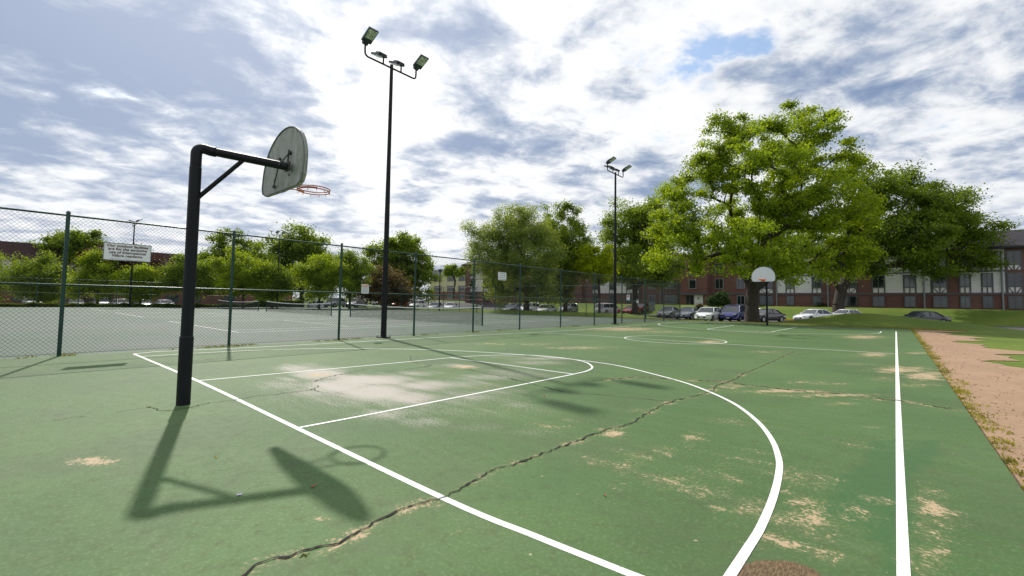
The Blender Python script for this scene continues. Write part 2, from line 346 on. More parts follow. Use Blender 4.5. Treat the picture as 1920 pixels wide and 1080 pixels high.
sheet('parking_lot',-90,45,45.3,66,0,M['asphalt'],1.,True,.03)
sheet('west_parking_lot',-98,-75,-60,36,0,M['asphalt'],1.,True,.03)
# ------------------------------------------------------------------ court slabs
CX0,CX1,CY0,CY1=-7.68,7.42,-14.,37.2
def P2(px): return np.array([G(u,v)[:2] for u,v in px])
def catmull(P,n=12):
    P=np.asarray(P,float); Q=[]
    PP=np.vstack([2*P[0]-P[1],P,2*P[-1]-P[-2]])
    for i in range(1,len(PP)-2):
        for t in np.linspace(0,1,n,endpoint=False):
            a,b,c,d=PP[i-1:i+3]; Q.append(.5*((2*b)+(-a+c)*t+(2*a-5*b+4*c-d)*t*t+(-a+3*b-3*c+d)*t**3))
    Q.append(PP[-2]); return np.array(Q)
CRACKS={
 'main':(P2([(440,1092),(475,1070),(510,1052),(545,1043),(600,1030),(650,1012),(690,992),(720,972),(770,950),(832,933),(870,912),(892,902),(930,882),(975,868),(1020,850),(1060,834),(1090,826),(1120,812),(1142,806),(1180,795),(1215,775),(1250,757),(1290,745),(1330,735),(1345,722),(1370,714),(1400,699),(1440,682),(1465,670),(1488,660)]),.019),
 'cross':(P2([(1112,714),(1200,708),(1290,713),(1360,716),(1400,722),(1500,733),(1560,737),(1650,748),(1700,753),(1769,765),(1800,770)]),.034),
 'left':(P2([(60,795),(149,782),(200,775),(280,765)]),.010),
 'ring':(P2([(278,764),(295,769),(320,770),(360,764),(392,755)]),.017),
 'key':(P2([(398,756),(440,750),(480,743),(530,738),(585,731),(598,721)]),.016),
 'key2':(P2([(588,716),(620,706),(650,700),(690,692)]),.018),
 'key3':(P2([(590,728),(596,733),(618,737)]),.012),
 'key4':(P2([(725,698),(770,692),(810,686)]),.018),
 'key5':(P2([(768,668),(772,676),(790,683),(850,690),(920,702),(990,718),(1060,735),(1150,742),(1262,754)]),.018),
 'far':(P2([(149,691),(300,683),(420,672),(560,663),(670,655)]),.012)}
def stain():
    nx=int((CX1-CX0)/.075); ny=int((CY1-CY0)/.075)
    xs=np.linspace(CX0,CX1,nx); ys=np.linspace(CY0,CY1,ny); X,Y=np.meshgrid(xs,ys)
    A=np.zeros((ny,nx,4),np.float32)
    rng=np.random.default_rng(5)
    def blob(ch,u,v,ru,rv,s,p=1.):
        # ellipse measured by its half axes on the ground
        c=G(u,v)[:2]; a=G(u+ru,v)[:2]-c; b=(G(u,v+rv)[:2]-G(u,v-rv)[:2])/2
        Mx=np.linalg.inv(np.array([a,b]).T); dx=X-c[0]; dy=Y-c[1]
        q=(Mx[0,0]*dx+Mx[0,1]*dy)**2+(Mx[1,0]*dx+Mx[1,1]*dy)**2
        A[...,ch]=np.maximum(A[...,ch],s*np.exp(-q**p))
    # worn tan spots
    for t in [(180,865,45,9,1.),(158,866,14,6,1.3),(1150,813,26,7,1.15),(1130,806,18,4,.8),(1300,822,30,14,.5),(1170,880,22,12,.62),(1262,900,20,10,.7),(1285,914,16,9,.95),(1315,930,16,8,.75),(1350,955,26,8,.75),(1400,955,40,7,.6),(1460,885,30,8,.55),(1500,943,40,9,.85),(1522,962,26,22,.9),(1470,970,34,16,.6),(1450,1010,40,18,.6),(1480,1020,20,8,.8),(1580,975,36,12,.7),(1560,1000,24,12,.55),(1515,985,24,34,.5),(1745,952,28,20,1.0),(1725,935,24,14,.7),(1755,985,26,30,.6),(1760,1032,22,9,1.1),(1735,1060,28,20,.5),(1660,945,40,8,.5),(1620,935,30,7,.4),(1690,693,55,8,.9),(1735,705,40,10,1.05),(1660,709,40,5,.6),(1720,722,40,4,.7),(1640,665,36,5,.85),(1720,662,30,3,.7),(1770,700,22,14,.6),(1620,632,45,4,.9),(1540,615,20,2,.5),(1170,617,70,4,.9),(1240,622,60,3,.6),(1330,641,30,3,1.),(1500,717,40,3,.6),(1550,720,60,3,.5),(1440,660,50,3,.5),(1590,683,60,3,.4),(1370,724,34,6,.75),(1470,733,80,4,.95),(1560,741,90,4,.85),(1650,749,60,3,.6),(1570,757,50,4,.5),(1380,790,60,10,.32),(560,690,30,4,.0),(598,703,22,4,1.),(868,688,28,4,.95),(900,726,40,7,.45),(1090,652,70,3,.7),(1010,645,50,3,.6),(925,645,40,2.5,.7),(1040,800,40,6,.55),(1010,795,40,5,.4),(1075,788,40,4,.4),(855,993,16,8,.55),(880,988,8,4,.9),(1068,992,7,3,.8),(600,970,8,5,.6),(1240,845,60,14,.38),(1200,860,40,20,.4),(1350,880,60,25,.3),(1420,850,60,20,.3),(1610,830,50,18,.3),(1620,800,50,5,.45),(1705,830,30,12,.35),(1450,660,60,4,.35),(360,870,14,5,.5),(310,850,10,5,.55),(430,815,10,4,.5),(250,920,30,4,.3),(1200,770,30,6,.3),(1500,900,90,40,.34),(1480,975,80,40,.45),(1750,960,50,60,.5),(1745,1040,50,40,.5),(1600,960,60,30,.4),(1310,900,110,40,.36),(1120,860,70,20,.3),(1420,940,60,20,.4),(1180,900,60,30,.3),(1560,1040,60,20,.4)]: blob(0,*t)
    # tan bleeding along the long crack
    for key,w,s in (('main',.05,.62),('cross',.07,.72),('key5',.04,.2)):
        C=catmull(CRACKS[key][0],10)
        for k,(x,y) in enumerate(C):
            ss=s*(.45+.75*abs(math.sin(k*.13)+.5*math.sin(k*.37))/1.2)
            ix=np.searchsorted(xs,x); iy=np.searchsorted(ys,y); x0,x1=max(ix-6,0),ix+7; y0,y1=max(iy-6,0),iy+7
            sub=A[y0:y1,x0:x1,0]; d2=(X[y0:y1,x0:x1]-x)**2+(Y[y0:y1,x0:x1]-y)**2; A[y0:y1,x0:x1,0]=np.maximum(sub,ss*np.exp(-d2/(w*w*2)))
    # chalky key
    for t in [(600,700,60,14,1.),(640,722,70,16,1.2),(700,735,80,18,1.15),(690,712,90,12,1.1),(760,745,80,18,.85),(800,722,80,12,.8),(860,720,70,10,.62),(560,690,50,10,.75),(900,708,80,8,.55),(880,745,70,12,.55),(930,735,60,8,.5),(960,760,50,9,.45),(720,775,70,12,.6),(800,790,60,12,.45),(860,770,60,12,.42),(1000,680,70,5,.55),(1010,672,60,4,.6),(960,668,60,4,.4),(860,686,60,5,.6),(900,800,60,10,.32),(540,712,40,8,.5),(530,722,60,12,.55),(600,735,80,16,.6),(660,755,80,14,.5),(760,770,90,14,.45),(700,735,170,30,.62),(850,745,170,30,.45),(980,700,120,14,.42),(930,770,110,16,.40),(1010,810,70,9,.3),(1040,760,60,10,.3),(780,700,60,6,.55)]: blob(1,*t)
    # fresh repaint band beside the right sideline
    P=P2([(1632,825),(1630,858),(1610,872),(1575,893),(1560,905),(1548,930),(1540,960),(1560,975),(1610,985),(1640,1010),(1660,1060),(1690,1100),(1700,1000),(1706,960),(1702,900),(1730,880),(1760,850),(1765,825)])
    inside=np.zeros(X.shape,bool); n=len(P)
    sub=(X>P[:,0].min())&(X<P[:,0].max())&(Y>P[:,1].min())&(Y<P[:,1].max())
    for i in range(n):
        x1,y1=P[i]; x2,y2=P[(i+1)%n]
        c=((y1>Y)!=(y2>Y))&(X<(x2-x1)*(Y-y1)/(y2-y1+1e-12)+x1); inside^=c
    A[...,2]=np.maximum(A[...,2],inside*sub*.75)
    for t in [(1060,905,120,40,.35),(1660,780,120,40,.25),(980,660,120,6,.3),(1300,760,100,20,.3),(700,800,90,20,.2)]: blob(2,*t)
    # damp bare concrete patch at the front
    for t in [(1450,1088,105,46,1.0)]: blob(3,*t,2.)
    V=np.stack([X,Y,np.zeros_like(X)],-1).reshape(-1,3)
    # gentle settling of the slab: tiny lips along the main crack
    i,j=np.meshgrid(np.arange(nx-1),np.arange(ny-1)); a=(j*nx+i).ravel(); Q=np.stack([a,a+1,a+nx+1,a+nx],1)
    o=fastmesh('basketball_court',V,Q,M['court'])
    at=o.data.color_attributes.new('stain','FLOAT_COLOR','POINT'); at.data.foreach_set('color',A.reshape(-1))
    tag(o,kind='structure')
    mb=MB(); z1=-.35
    mb.quad((CX1,CY0,0),(CX1,CY0,z1),(CX1,CY1,z1),(CX1,CY1,0)); mb.quad((CX1,CY1,0),(CX1,CY1,z1),(CX0,CY1,z1),(CX0,CY1,0))
    tag(mb.build('court_edge',M['concrete']),kind='structure')
stain()
sheet('tennis_court',-64.6,CX0,-30,37.2,0,M['tennis'],4.)
mb=MB(); mb.quad((CX0,37.2,0),(CX0,37.2,-.4),(-64.6,37.2,-.4),(-64.6,37.2,0)); tag(mb.build('tennis_court_edge',M['concrete']),kind='structure')
# dirt strip at the right of the slab, ragged towards the lawn
def dirt():
    ys=np.linspace(-16,37.6,110); mb=MB(); rng=random.Random(3)
    for a,b in zip(ys[:-1],ys[1:]):
        f=lambda y:9.3+.5*math.sin(y*.7)+.35*math.sin(y*1.9+1)+.2*math.sin(y*4.3)
        for k in range(4):
            xa=[CX1+.01+(f(a)-CX1)*k/4,CX1+.01+(f(a)-CX1)*(k+1)/4]; xb=[CX1+.01+(f(b)-CX1)*k/4,CX1+.01+(f(b)-CX1)*(k+1)/4]
            z=lambda x,y:float(max(-.035,H(x,y)+.012)) 
            mb.quad((xa[0],a,z(xa[0],a)),(xa[1],a,z(xa[1],a)),(xb[1],b,z(xb[1],b)),(xb[0],b,z(xb[0],b)))
    tag(mb.build('dirt_path',M['dirt'],smooth=True),kind='structure')
dirt()
# ------------------------------------------------------------------ painted lines
def ribbon(mb,P,w,z=.004,closed=False):
    P=np.asarray(P,float); n=len(P); L=[];Rr=[]
    for i in range(n):
        a=P[(i-1)%n] if closed or i>0 else P[i]; b=P[(i+1)%n] if closed or i<n-1 else P[i]
        t=b-a; t/=np.linalg.norm(t)+1e-9; nn=np.array([-t[1],t[0]]); L.append(P[i]+nn*w/2); Rr.append(P[i]-nn*w/2)
    vs=[(*p,z) for p in L]+[(*p,z) for p in Rr]; m=n if closed else n-1
    mb.add(vs,[(n+i,n+(i+1)%n,(i+1)%n,i) for i in range(m)])
def line_obj(name,P,w=.055,z=.004,closed=False,m='line'):
    mb=MB(); ribbon(mb,P,w,z,closed); return tag(mb.build(name,M[m]),kind='structure')
K=1.83; LB=31.35; FT=5.45; SL=-6.96; SR=6.72
line_obj('baseline_marking',catmull(P2([(251.2,663.6),(370.4,714.1),(557,803),(832,934.5),(1000,1004),(1100,1044),(1196,1082),(1290,1117)]),6),.056,.002)
line_obj('sideline_marking',P2([(1680.2,621.6),(1680.6,640),(1681.2,661.5),(1683.5,740),(1687.2,860),(1690.5,960),(1694.3,1080),(1698,1200)]),.056,.002)
line_obj('left_sideline_marking',P2([(251.2,663.6),(291.8,659.6),(469.6,651.9),(897,628.6),(1080,619),(1240,606.5),(1300,603.4)]),.06,.0035)
line_obj('key_left_line',catmull(P2([(370.4,714.1),(500,702.5),(640,690),(760,679),(843.8,670.9)]),4),.045,.0035)
line_obj('key_right_line',catmull(P2([(556.7,802.9),(700,776),(850,746.5),(980,721),(1075.8,701.8)]),4),.045,.0035)
line_obj('free_throw_line',P2([(843.8,670.9),(960,686),(1075.8,701.8)]),.045,.0045)
line_obj('free_throw_circle',catmull(P2([(843.8,670.9),(900,667.3),(960,665.6),(1010,667),(1060,672),(1096,679),(1110.5,688.5),(1100,696),(1075.8,701.8)]),8),.045,.0055)
line_obj('three_point_line',catmull(P2([(262,668.5),(280,667.9),(376,661.9),(468,657.5),(540,654.8),(603,653.7),(700,654),(809,656),(915,661),(1015.6,668),(1090,676),(1160,686),(1234.6,704),(1285,718),(1330,734.8),(1378,758),(1418.7,789),(1446,823),(1460,860),(1460,890),(1449,935),(1425.8,990),(1400,1032),(1369,1080),(1330,1142)]),8),.052,.0035)
line_obj('centre_line',catmull(P2([(1020,624.2),(1100,628.5),(1240,637.5),(1376,646.2),(1500,653),(1600,658.7),(1679,663.6)]),4),.05,.0035)
cc=G(1270,640)[:2]; th=np.linspace(0,2*math.pi,73)[:-1]
line_obj('centre_circle',[(.08+1.87*math.cos(t),15.3+1.87*math.sin(t)) for t in th],.05,.005,True)
line_obj('far_baseline_marking',P2([(1300,603.4),(1376,610),(1495,613.4),(1564,615.6),(1622,617.8),(1680.2,620.9)]),.06,.005)
kl=P2([(1376,610.3),(1326,617)]); kr=P2([(1495,613.5),(1450,621.5)])
line_obj('far_key_left_line',kl,.05,.0035); line_obj('far_key_right_line',kr,.05,.0035); line_obj('far_free_throw_line',[kl[1],kr[1]],.05,.005)
mid=(kl[1]+kr[1])/2; rr=np.linalg.norm(kl[1]-kr[1])/2; ax=(kr[1]-kl[1])/(2*rr); ay=np.array([ax[1],-ax[0]])
line_obj('far_free_throw_circle',[mid+rr*(math.cos(t)*ax+math.sin(t)*ay) for t in np.linspace(0,math.pi,33)],.05,.0065)
bc=np.array([0,LB-1.6]); line_obj('far_three_point_line',[(-6.05,LB)]+[bc+6.05*np.array([-math.cos(t),-math.sin(t)]) for t in np.linspace(0,math.pi,49)]+[(6.05,LB)],.05,.008)
# tennis lines
def tennis_lines(cx,cy=16.0):
    mb=MB(); w=.05; k=[0]
    def seg(x0,y0,x1,y1):
        k[0]+=1; ribbon(mb,[(x0,y0),(x1,y1)],w,.004+.0013*k[0])
    for s in (-1,1):
        seg(cx+s*5.485,cy-11.89,cx+s*5.485,cy+11.89); seg(cx+s*4.115,cy-11.89,cx+s*4.115,cy+11.89)
        seg(cx-5.485,cy+s*11.89,cx+5.485,cy+s*11.89); seg(cx-4.115,cy+s*6.4,cx+4.115,cy+s*6.4)
    seg(cx,cy-6.4,cx,cy+6.4)
    tag(mb.build('tennis_court_lines',M['line']),kind='structure')
for cx in (-18.4,-35.7,-51.7): tennis_lines(cx)
# cracks ---------------------------------------------------------------
def cracks():
    rng=np.random.default_rng(11)
    for key,(C,w) in CRACKS.items():
        L=np.linalg.norm(np.diff(C,axis=0),axis=1).sum(); Q=catmull(C,40)
        s=np.r_[0,np.cumsum(np.linalg.norm(np.diff(Q,axis=0),axis=1))]; step=.022; n=max(6,int(s[-1]/step)); t=np.linspace(0,s[-1],n)
        X=np.interp(t,s,Q[:,0]); Y=np.interp(t,s,Q[:,1]); T=np.gradient(np.stack([X,Y],1),axis=0); T/=np.linalg.norm(T,axis=1)[:,None]+1e-9
        Nn=np.stack([-T[:,1],T[:,0]],1)
        def fb(sc):
            k=int(n/sc)+4; return np.interp(np.arange(n),np.arange(k)*sc,rng.normal(size=k))
        off=.010*fb(14)+.011*fb(4)+.008*fb(1.6); wid=w*(.35+.4*np.abs(fb(6))+.5*np.abs(fb(1.7)))
        gap=(fb(7)<(-1.15 if key=='cross' else -.55)) if key not in ('main','ring') else np.zeros(n,bool)
        c=np.stack([X,Y],1)+Nn*off[:,None]; mb=MB()
        a=c+Nn*(wid/2)[:,None]; b=c-Nn*(wid*(.5+.25*fb(2)))[:,None]/2
        vs=np.concatenate([np.c_[a,np.full(n,.0062)],np.c_[b,np.full(n,.0062)]])
        mb.add(vs,[(n+i,n+i+1,i+1,i) for i in range(n-1) if not gap[i]]); 
        tag(mb.build('court_crack',M['crack']),kind='structure')
cracks()
# ------------------------------------------------------------------ tufts and weeds
def tufts(name,pts,h,m,label=None,seed=1,n=16,spread=.06):
    rng=np.random.default_rng(seed); V=[];Q=[]
    for (x,y,z,s) in pts:
        k=int(n*s)+3
        bx=x+rng.normal(0,spread*s,k); by=y+rng.normal(0,spread*s,k); a=rng.uniform(0,6.28,k); hh=h*s*rng.uniform(.4,1.1,k); ln=rng.uniform(.2,.9,k)*hh; w=.006+.004*s
        dx,dy=np.cos(a),np.sin(a)
        for i in range(k):
            b=len(V); V+= [(bx[i]-dy[i]*w,by[i]+dx[i]*w,z),(bx[i]+dy[i]*w,by[i]-dx[i]*w,z),(bx[i]+dx[i]*ln[i]+dy[i]*w*.3,by[i]+dy[i]*ln[i]-dx[i]*w*.3,z+hh[i]),(bx[i]+dx[i]*ln[i]-dy[i]*w*.3,by[i]+dy[i]*ln[i]+dx[i]*w*.3,z+hh[i])]
            Q.append((b,b+1,b+2,b+3))
    return tag(fastmesh(name,V,Q,M[m]),label,None,None,'stuff')
rng=random.Random(4)
M['grassblade']=leafm('grass_blade',(.20,.21,.04),.35)
tufts('edge_grass',[(CX1+.02+abs(rng.gauss(0,.07))*(1. if rng.random()<.8 else 2.2),rng.uniform(-8,37.4),-.03,rng.uniform(.35,.95)) for _ in range(800)],.038,'grassblade','tufts of yellow green grass growing along the court edge',2,14,.07)
tufts('fence_weeds',[(-7.6+rng.gauss(0,.06),y+rng.gauss(0,.12),0,rng.uniform(.4,1.)) for y in [rng.choice([2.2,2.0,2.4,5.6,5.9,5.2,9,11.8,-1.5,14,18.5,20,23.,26,27.5,30,31,33,35])+rng.gauss(0,.3) for _ in range(220)]],.05,'soilweed','low weeds growing at the foot of the green fence',5,12,.06)
tufts('crack_weeds',[(*CRACKS['ring'][0][0],.0,.5),(*G(567,1043)[:2],0,.35),(*G(575,1041)[:2],0,.3)]+[(*(CRACKS['cross'][0][7]+np.array([k*.25,rng.gauss(0,.01)+k*-.03])),0,.35) for k in range(6)],.03,'soilweed','tiny weeds sprouting from the court cracks',6,10,.03)
tufts('verge_grass',[(x,37.25+abs(rng.gauss(0,.25)),float(H(x,37.4))+.0,rng.uniform(.8,1.6)) for x in np.linspace(-14,10,420)],.09,'grassblade','longer grass along the far end of the court',9,14,.12)

def pebbles():
    rg=np.random.default_rng(21); mb=MB()
    for _ in range(700):
        y=rg.uniform(2,37); x=CX1+.15+abs(rg.normal(0,.8)); r=rg.uniform(.006,.018); z=-.03
        v=np.array([(1,0,0),(-.9,.2,0),(.1,1,0),(0,-1,0),(0,0,.7),(0,0,-.5)])*r*rg.uniform(.7,1.3,(6,1)); v=v+np.array([x,y,z])
        mb.add(v,[(0,2,4),(2,1,4),(1,3,4),(3,0,4),(2,0,5),(1,2,5),(3,1,5),(0,3,5)])
    tag(mb.build('pebbles',M['dirt']),'small pale pebbles scattered over the bare dirt strip',None,None,'stuff')
pebbles()
# ------------------------------------------------------------------ small litter
def scrap(name,u,v,sx,sy,m,label,cat,seed):
    r=random.Random(seed); g=G(u,v); mb=MB(); n=7; vs=[(0,0,.012)]
    for k in range(n):
        a=2*math.pi*k/n; q=r.uniform(.7,1.1); vs.append((sx*q*math.cos(a),sy*q*math.sin(a),r.uniform(.002,.02)))
    mb.add(vs,[(0,1+k,1+(k+1)%n) for k in range(n)]); mb.add([(x,y,z-.0015) for x,y,z in vs],[(0,1+(k+1)%n,1+k) for k in range(n)])
    o=mb.build(name,M[m]); o.location=(g[0],g[1],.001); o.rotation_euler=(0,0,r.uniform(0,3)); return tag(o,label,cat)
scrap('paper_scrap',449,929,.022,.014,'paper','small crumpled white paper scrap on the hoop pole shadow','litter',1)
scrap('dry_leaf',588,913,.035,.008,'dryleaf','curled brown dry leaf lying in the backboard shadow','leaf',2)
scrap('dry_leaf',1134,931,.014,.01,'dryleaf','small reddish dry leaf right of the long crack and baseline','leaf',3)
scrap('dry_leaf',405,859,.018,.006,'yleaf','pale yellow leaf between the baseline and the pole shadow','leaf',4)
scrap('dry_leaf',1020,744,.022,.016,'dryleaf','dark red leaf on the green court beyond the key line','leaf',5)

# ------------------------------------------------------------------ basketball hoops
def fan_outline(w,h,r=.12,n=20):
    """flat bottom with clipped corners, short straight sides, arched top; centred in x, z from 0"""
    hw=w/2; ch=.11; side=h*.33
    P=[(-hw+ch*1.5,0),(hw-ch*1.5,0),(hw-ch*.4,ch*.45),(hw,ch*1.3)]
    for k in range(n+1):
        a=math.pi*k/n; P.append((hw*math.cos(a)**1 if True else 0,side+(h-side)*math.sin(a)))
    P+=[(-hw,ch*1.3),(-hw+ch*.4,ch*.45)]; return P
def near_hoop():
    bx,by=-.23,-.54
    r=empty('basketball_hoop',(bx,by,0),0,'black pole basketball hoop nearest the camera, seen from behind its weathered fan backboard','basketball hoop')
    L=lambda x,y,z:(x-bx,y-by,z)
    mb=MB(); mb.tube([(0,0,0),(0,0,.86)],.077,24); mb.tube([(0,0,.86),(0,0,.875)],[.077,.069],24); mb.tube([(0,0,.875),(0,0,3.08)],.068,24)
    mb.tube([(0,0,3.08),(0,0,3.10)],[.068,.062],24)
    # rounded elbow
    el=[(0,0,3.10),(0,0,3.27)]+[(.0,.085-.085*math.cos(a),3.27+.085*math.sin(a)) for a in np.linspace(0,math.pi/2,8)[1:]]+[(.005,.17,3.342)]
    mb.tube(el,.064,20); mb.build('pole',M['black'],r,True)
    e0=np.array([.002,.15,3.346]); e1=np.array(L(.33,.40,3.215))
    mb=MB(); mb.tube([e0,e0+(e1-e0)*.07],.0655,20); mb.tube([e0+(e1-e0)*.065,e1],.055,20); mb.build('arm',M['black'],r,True)
    mb=MB(); q=e0+(e1-e0)*.42; mb.tube([(0,.05,2.70),(q[0],q[1],q[2]-.03)],.028,12); mb.build('brace',M['black'],r,True)
    # backboard
    O=fan_outline(1.42,.95); cx,cy=.03,.43; th=.045
    def bp(x,y,z): return L(cx+x,cy+y+.05*z,2.92+z)
    mb=MB(); n=len(O); vs=[bp(x,0,z) for x,z in O]+[bp(x,th,z) for x,z in O]
    mb.add(vs,[tuple(range(n)),tuple(range(2*n-1,n-1,-1))]+[(i,i+n,(i+1)%n+n,(i+1)%n) for i in range(n)])
    bb=mb.build('backboard',M['board'],r)
    mb=MB()   # stiffening lip round the back
    for i in range(n):
        a,b=O[i],O[(i+1)%n]; mb.tube([bp(a[0]*.985,-.006,a[1]*.985+.008),bp(b[0]*.985,-.006,b[1]*.985+.008)],.009,6)
    mb.build('edge_lip',M['boardrim'],bb)
    for x,z in [(-.55,.62),(-.60,.58),(.42,.80),(.50,.76),(-.25,.5),(.25,.5),(-.25,.2),(.25,.2)]:
        p=np.array(bp(x,-.012,z)); mb=MB(); mb.tube([p,p+np.array([0,.014,0])],.014,8); mb.build('bolt',M['dkmetal'],bb)
    mb=MB(); c=np.array(e1)
    for x,z in [(-.12,.50),(.24,.52),(-.22,.10)]:
        mb.tube([c+np.array([0,-.12,0]),bp(x,-.02,z)],.009,6); p=np.array(bp(x,-.018,z)); mb.box(p[0]-.04,p[0]+.04,p[1]-.008,p[1]+.01,p[2]-.016,p[2]+.016)
    mb.box(c[0]-.07,c[0]+.07,c[1]-.02,c[1]+.005,c[2]-.06,c[2]+.06); mb.tube([bp(.24,-.03,.56),bp(.24,-.03,.30)],.013,8)
    mb.build('mounting_bracket',M['dkmetal'],r)
    rim(r,L(.05,.90,3.05),L(.05,.47,3.05))
def rim(parent,c,att,m='rim'):
    c=np.array(c); R=.229; mb=MB(); n=36
    for rr,z in ((R,0),(R*.985,-.035)):
        P=[c+np.array([rr*math.cos(a),rr*math.sin(a),z]) for a in np.linspace(0,2*math.pi,n+1)]; mb.tube(P,.0085,8,False)
    for s in (-1,1):
        P=[np.array(att)+np.array([s*.07,0,-.09]),np.array(att)+np.array([s*.08,.06,-.06]),c+np.array([s*R*.75,-R*.66,-.02]),c+np.array([s*R*.95,-R*.2,-.02])]; mb.tube(P,.0075,6)
        P=[np.array(att)+np.array([s*.07,0,-.02]),c+np.array([s*R*.45,-R*.9,-.0])]; mb.tube(P,.0075,6)
    a=np.array(att); mb.box(a[0]-.09,a[0]+.09,a[1]-.005,a[1]+.012,a[2]-.13,a[2]+.02)
    rm=mb.build('rim',M[m],parent,True)
    for k in range(12):
        an=2*math.pi*(k+.5)/12; p=c+np.array([R*math.cos(an),R*math.sin(an),-.04]); q=np.array([math.cos(an),math.sin(an),0])
        mb=MB(); mb.tube([p,p+np.array([0,0,-.022])-q*.008,p+np.array([0,0,-.03])+q*.006,p+np.array([0,0,-.018])+q*.014],.0035,5); mb.build('net_hook',M[m],rm)
def boardm(name,col,dirt,k):
    m=bpy.data.materials.new(name); m.use_nodes=True; nt=m.node_tree; b=nt.nodes['Principled BSDF']; b.inputs['Roughness'].default_value=.55
    tc=N(nt,'ShaderNodeTexCoord'); co=tc.outputs['Object']; n=noise(nt,vm(nt,'MULTIPLY',co,(3.,3.,1.)),2.2,8,.7,.5); n2=noise(nt,vm(nt,'MULTIPLY',co,(6.,6.,.7)),4.,6,.7)
    c=mixc(nt,mth(nt,'MULTIPLY',sstep(nt,n,.35,.7),k),col,dirt); c=mixc(nt,mth(nt,'MULTIPLY',sstep(nt,n2,.5,.72),k*.8),c,tuple(x*.6 for x in dirt)); nt.links.new(c,b.inputs['Base Color']); return m
M['board']=boardm('weathered_backboard',(.31,.325,.31),(.14,.16,.11),.95); M['boardrim']=mat('board_rim',(.12,.13,.12),.5,var=.3)
M['boardw']=boardm('white_backboard',(.66,.69,.74),(.55,.57,.6),.3)
near_hoop()
def far_hoop():
    g=G(1438.5,610.4); bx,by=g[0],g[1]
    r=empty('basketball_hoop',(bx,by,0),0,'distant basketball hoop with white fan backboard facing the camera','basketball hoop')
    sc=(by-CAM[1])/(31.9-CAM[1])*1.0
    b0=onY(1431,528,by-1.15); b1=onY(1431,500.5,by-1.15); hw=(onY(1453.5,520,by-1.15)[0]-onY(1409.5,520,by-1.15)[0])/2; cx=(onY(1453.5,520,by-1.15)[0]+onY(1409.5,520,by-1.15)[0])/2-bx
    zt=b1[2]; zb=b0[2]; zm=zb+.38; yb=-1.15
    mb=MB(); mb.tube([(0,0,0),(0,0,zm-.12)],.066,16); mb.tube([(0,0,zm-.12)]+[(0,-.09+.09*math.cos(a),zm-.09+.09*math.sin(a)) for a in np.linspace(0,math.pi/2,6)],.066,16); mb.build('pole',M['black'],r,True)
    mb=MB(); mb.tube([(0,-.08,zm),(cx,yb+.02,zm)],.05,12); mb.build('arm',M['black'],r,True)
    mb=MB(); mb.tube([(0,-.04,zm-.65),(cx*.4,yb*.45,zm-.03)],.026,8); mb.build('brace',M['black'],r,True)
    O=fan_outline(2*hw,zt-zb); n=len(O); th=.04; mb=MB()
    vs=[(cx+x,yb,zb+z) for x,z in O]+[(cx+x,yb-th,zb+z) for x,z in O]
    mb.add(vs,[tuple(range(n-1,-1,-1)),tuple(range(n,2*n))]+[(i,(i+1)%n,(i+1)%n+n,i+n) for i in range(n)]); mb.build('backboard',M['boardw'],r)
    # rim, pointing towards -Y
    c=np.array([cx,yb-th-.43,zb+.13]); R=.229; mb=MB()
    for rr,z in ((R,0),(R*.98,-.03)):
        mb.tube([c+np.array([rr*math.cos(a),rr*math.sin(a),z]) for a in np.linspace(0,2*math.pi,33)],.014,6,False)
    mb.box(cx-.11,cx+.11,yb-th-.02,yb-th,zb+.02,zb+.16)
    for s in (-1,1): mb.tube([(cx+s*.08,yb-th,zb+.04),(cx+s*.1,yb-th-.22,zb+.11)],.01,6)
    mb.build('rim',M['rimf'],r,True)
M['rimf']=mat('rim_bright',(.75,.16,.04),.5)
far_hoop()
# ------------------------------------------------------------------ light poles
def light_pole(full=True,h=10.15):
    r=empty('light_pole',(0,0,0))
    mb=MB(); mb.tube([(0,0,.02),(0,0,h*.45),(0,0,h*.7),(0,0,h+.12)],[.105,.09,.072,.062],16); pl=mb.build('pole',M['black'],r,True)
    mb=MB(); mb.box(-.19,.19,-.19,.19,0,.03)
    mb.build('base_plate',M['black'],pl)
    for sx in (-1,1):
        for sy in (-1,1): mb=MB(); mb.tube([(sx*.15,sy*.15,.03),(sx*.15,sy*.15,.08)],.016,6); mb.build('anchor_bolt',M['dkmetal'],pl)
    hb=1.12; P=[(0,-hb,h+.42),(0,-hb,h+.2)]+[(0,-hb+.14-.14*math.cos(a),h+.14-.14*math.sin(a)) for a in np.linspace(0,math.pi/2,5)[1:]]
    Q=[(x,-y,z) for x,y,z in P[::-1]]
    mb=MB(); mb.tube(P+Q,.034,8)
    for s in (-.36,.42): mb.tube([(0,s,h),(0,s,h+.28)],.03,8)
    mb.build('crossarm',M['black'],r,True)
    def head(y,z,dirn,tilt):
        T=Matrix.Translation((0,y,z))@Matrix.Rotation(0 if dirn>0 else math.pi,4,'Z')@Matrix.Rotation(-tilt,4,'Y')
        mb=MB(); mb.box(.04,.62,-.185,.185,-.035,.035,T); mb.box(-.06,.12,-.10,.10,-.05,.06,T); mb.box(.05,.34,-.15,.15,.035,.085,T); mb.tube([np.array(T@Vector((-.02,-.05,-.02))),np.array(T@Vector((-.02,.05,-.02)))],.05,8)
        o=mb.build('floodlight',M['headgrey'],r)
        mb=MB(); mb.box(.22,.59,-.155,.155,-.042,-.036,T); mb.build('lens',M['lens'],o)
    head(-hb,h+.47,1,rad(26)); head(hb,h+.47,1,rad(26)); head(-.36,h+.33,-1,rad(22)); head(.42,h+.33,-1,rad(22))
    return r
lp=light_pole()
g1=G(719,633); lp.location=(g1[0],g1[1],0)
tag(lp,'tall black floodlight pole standing beside the fence nearest the camera','light pole','floodlight poles')
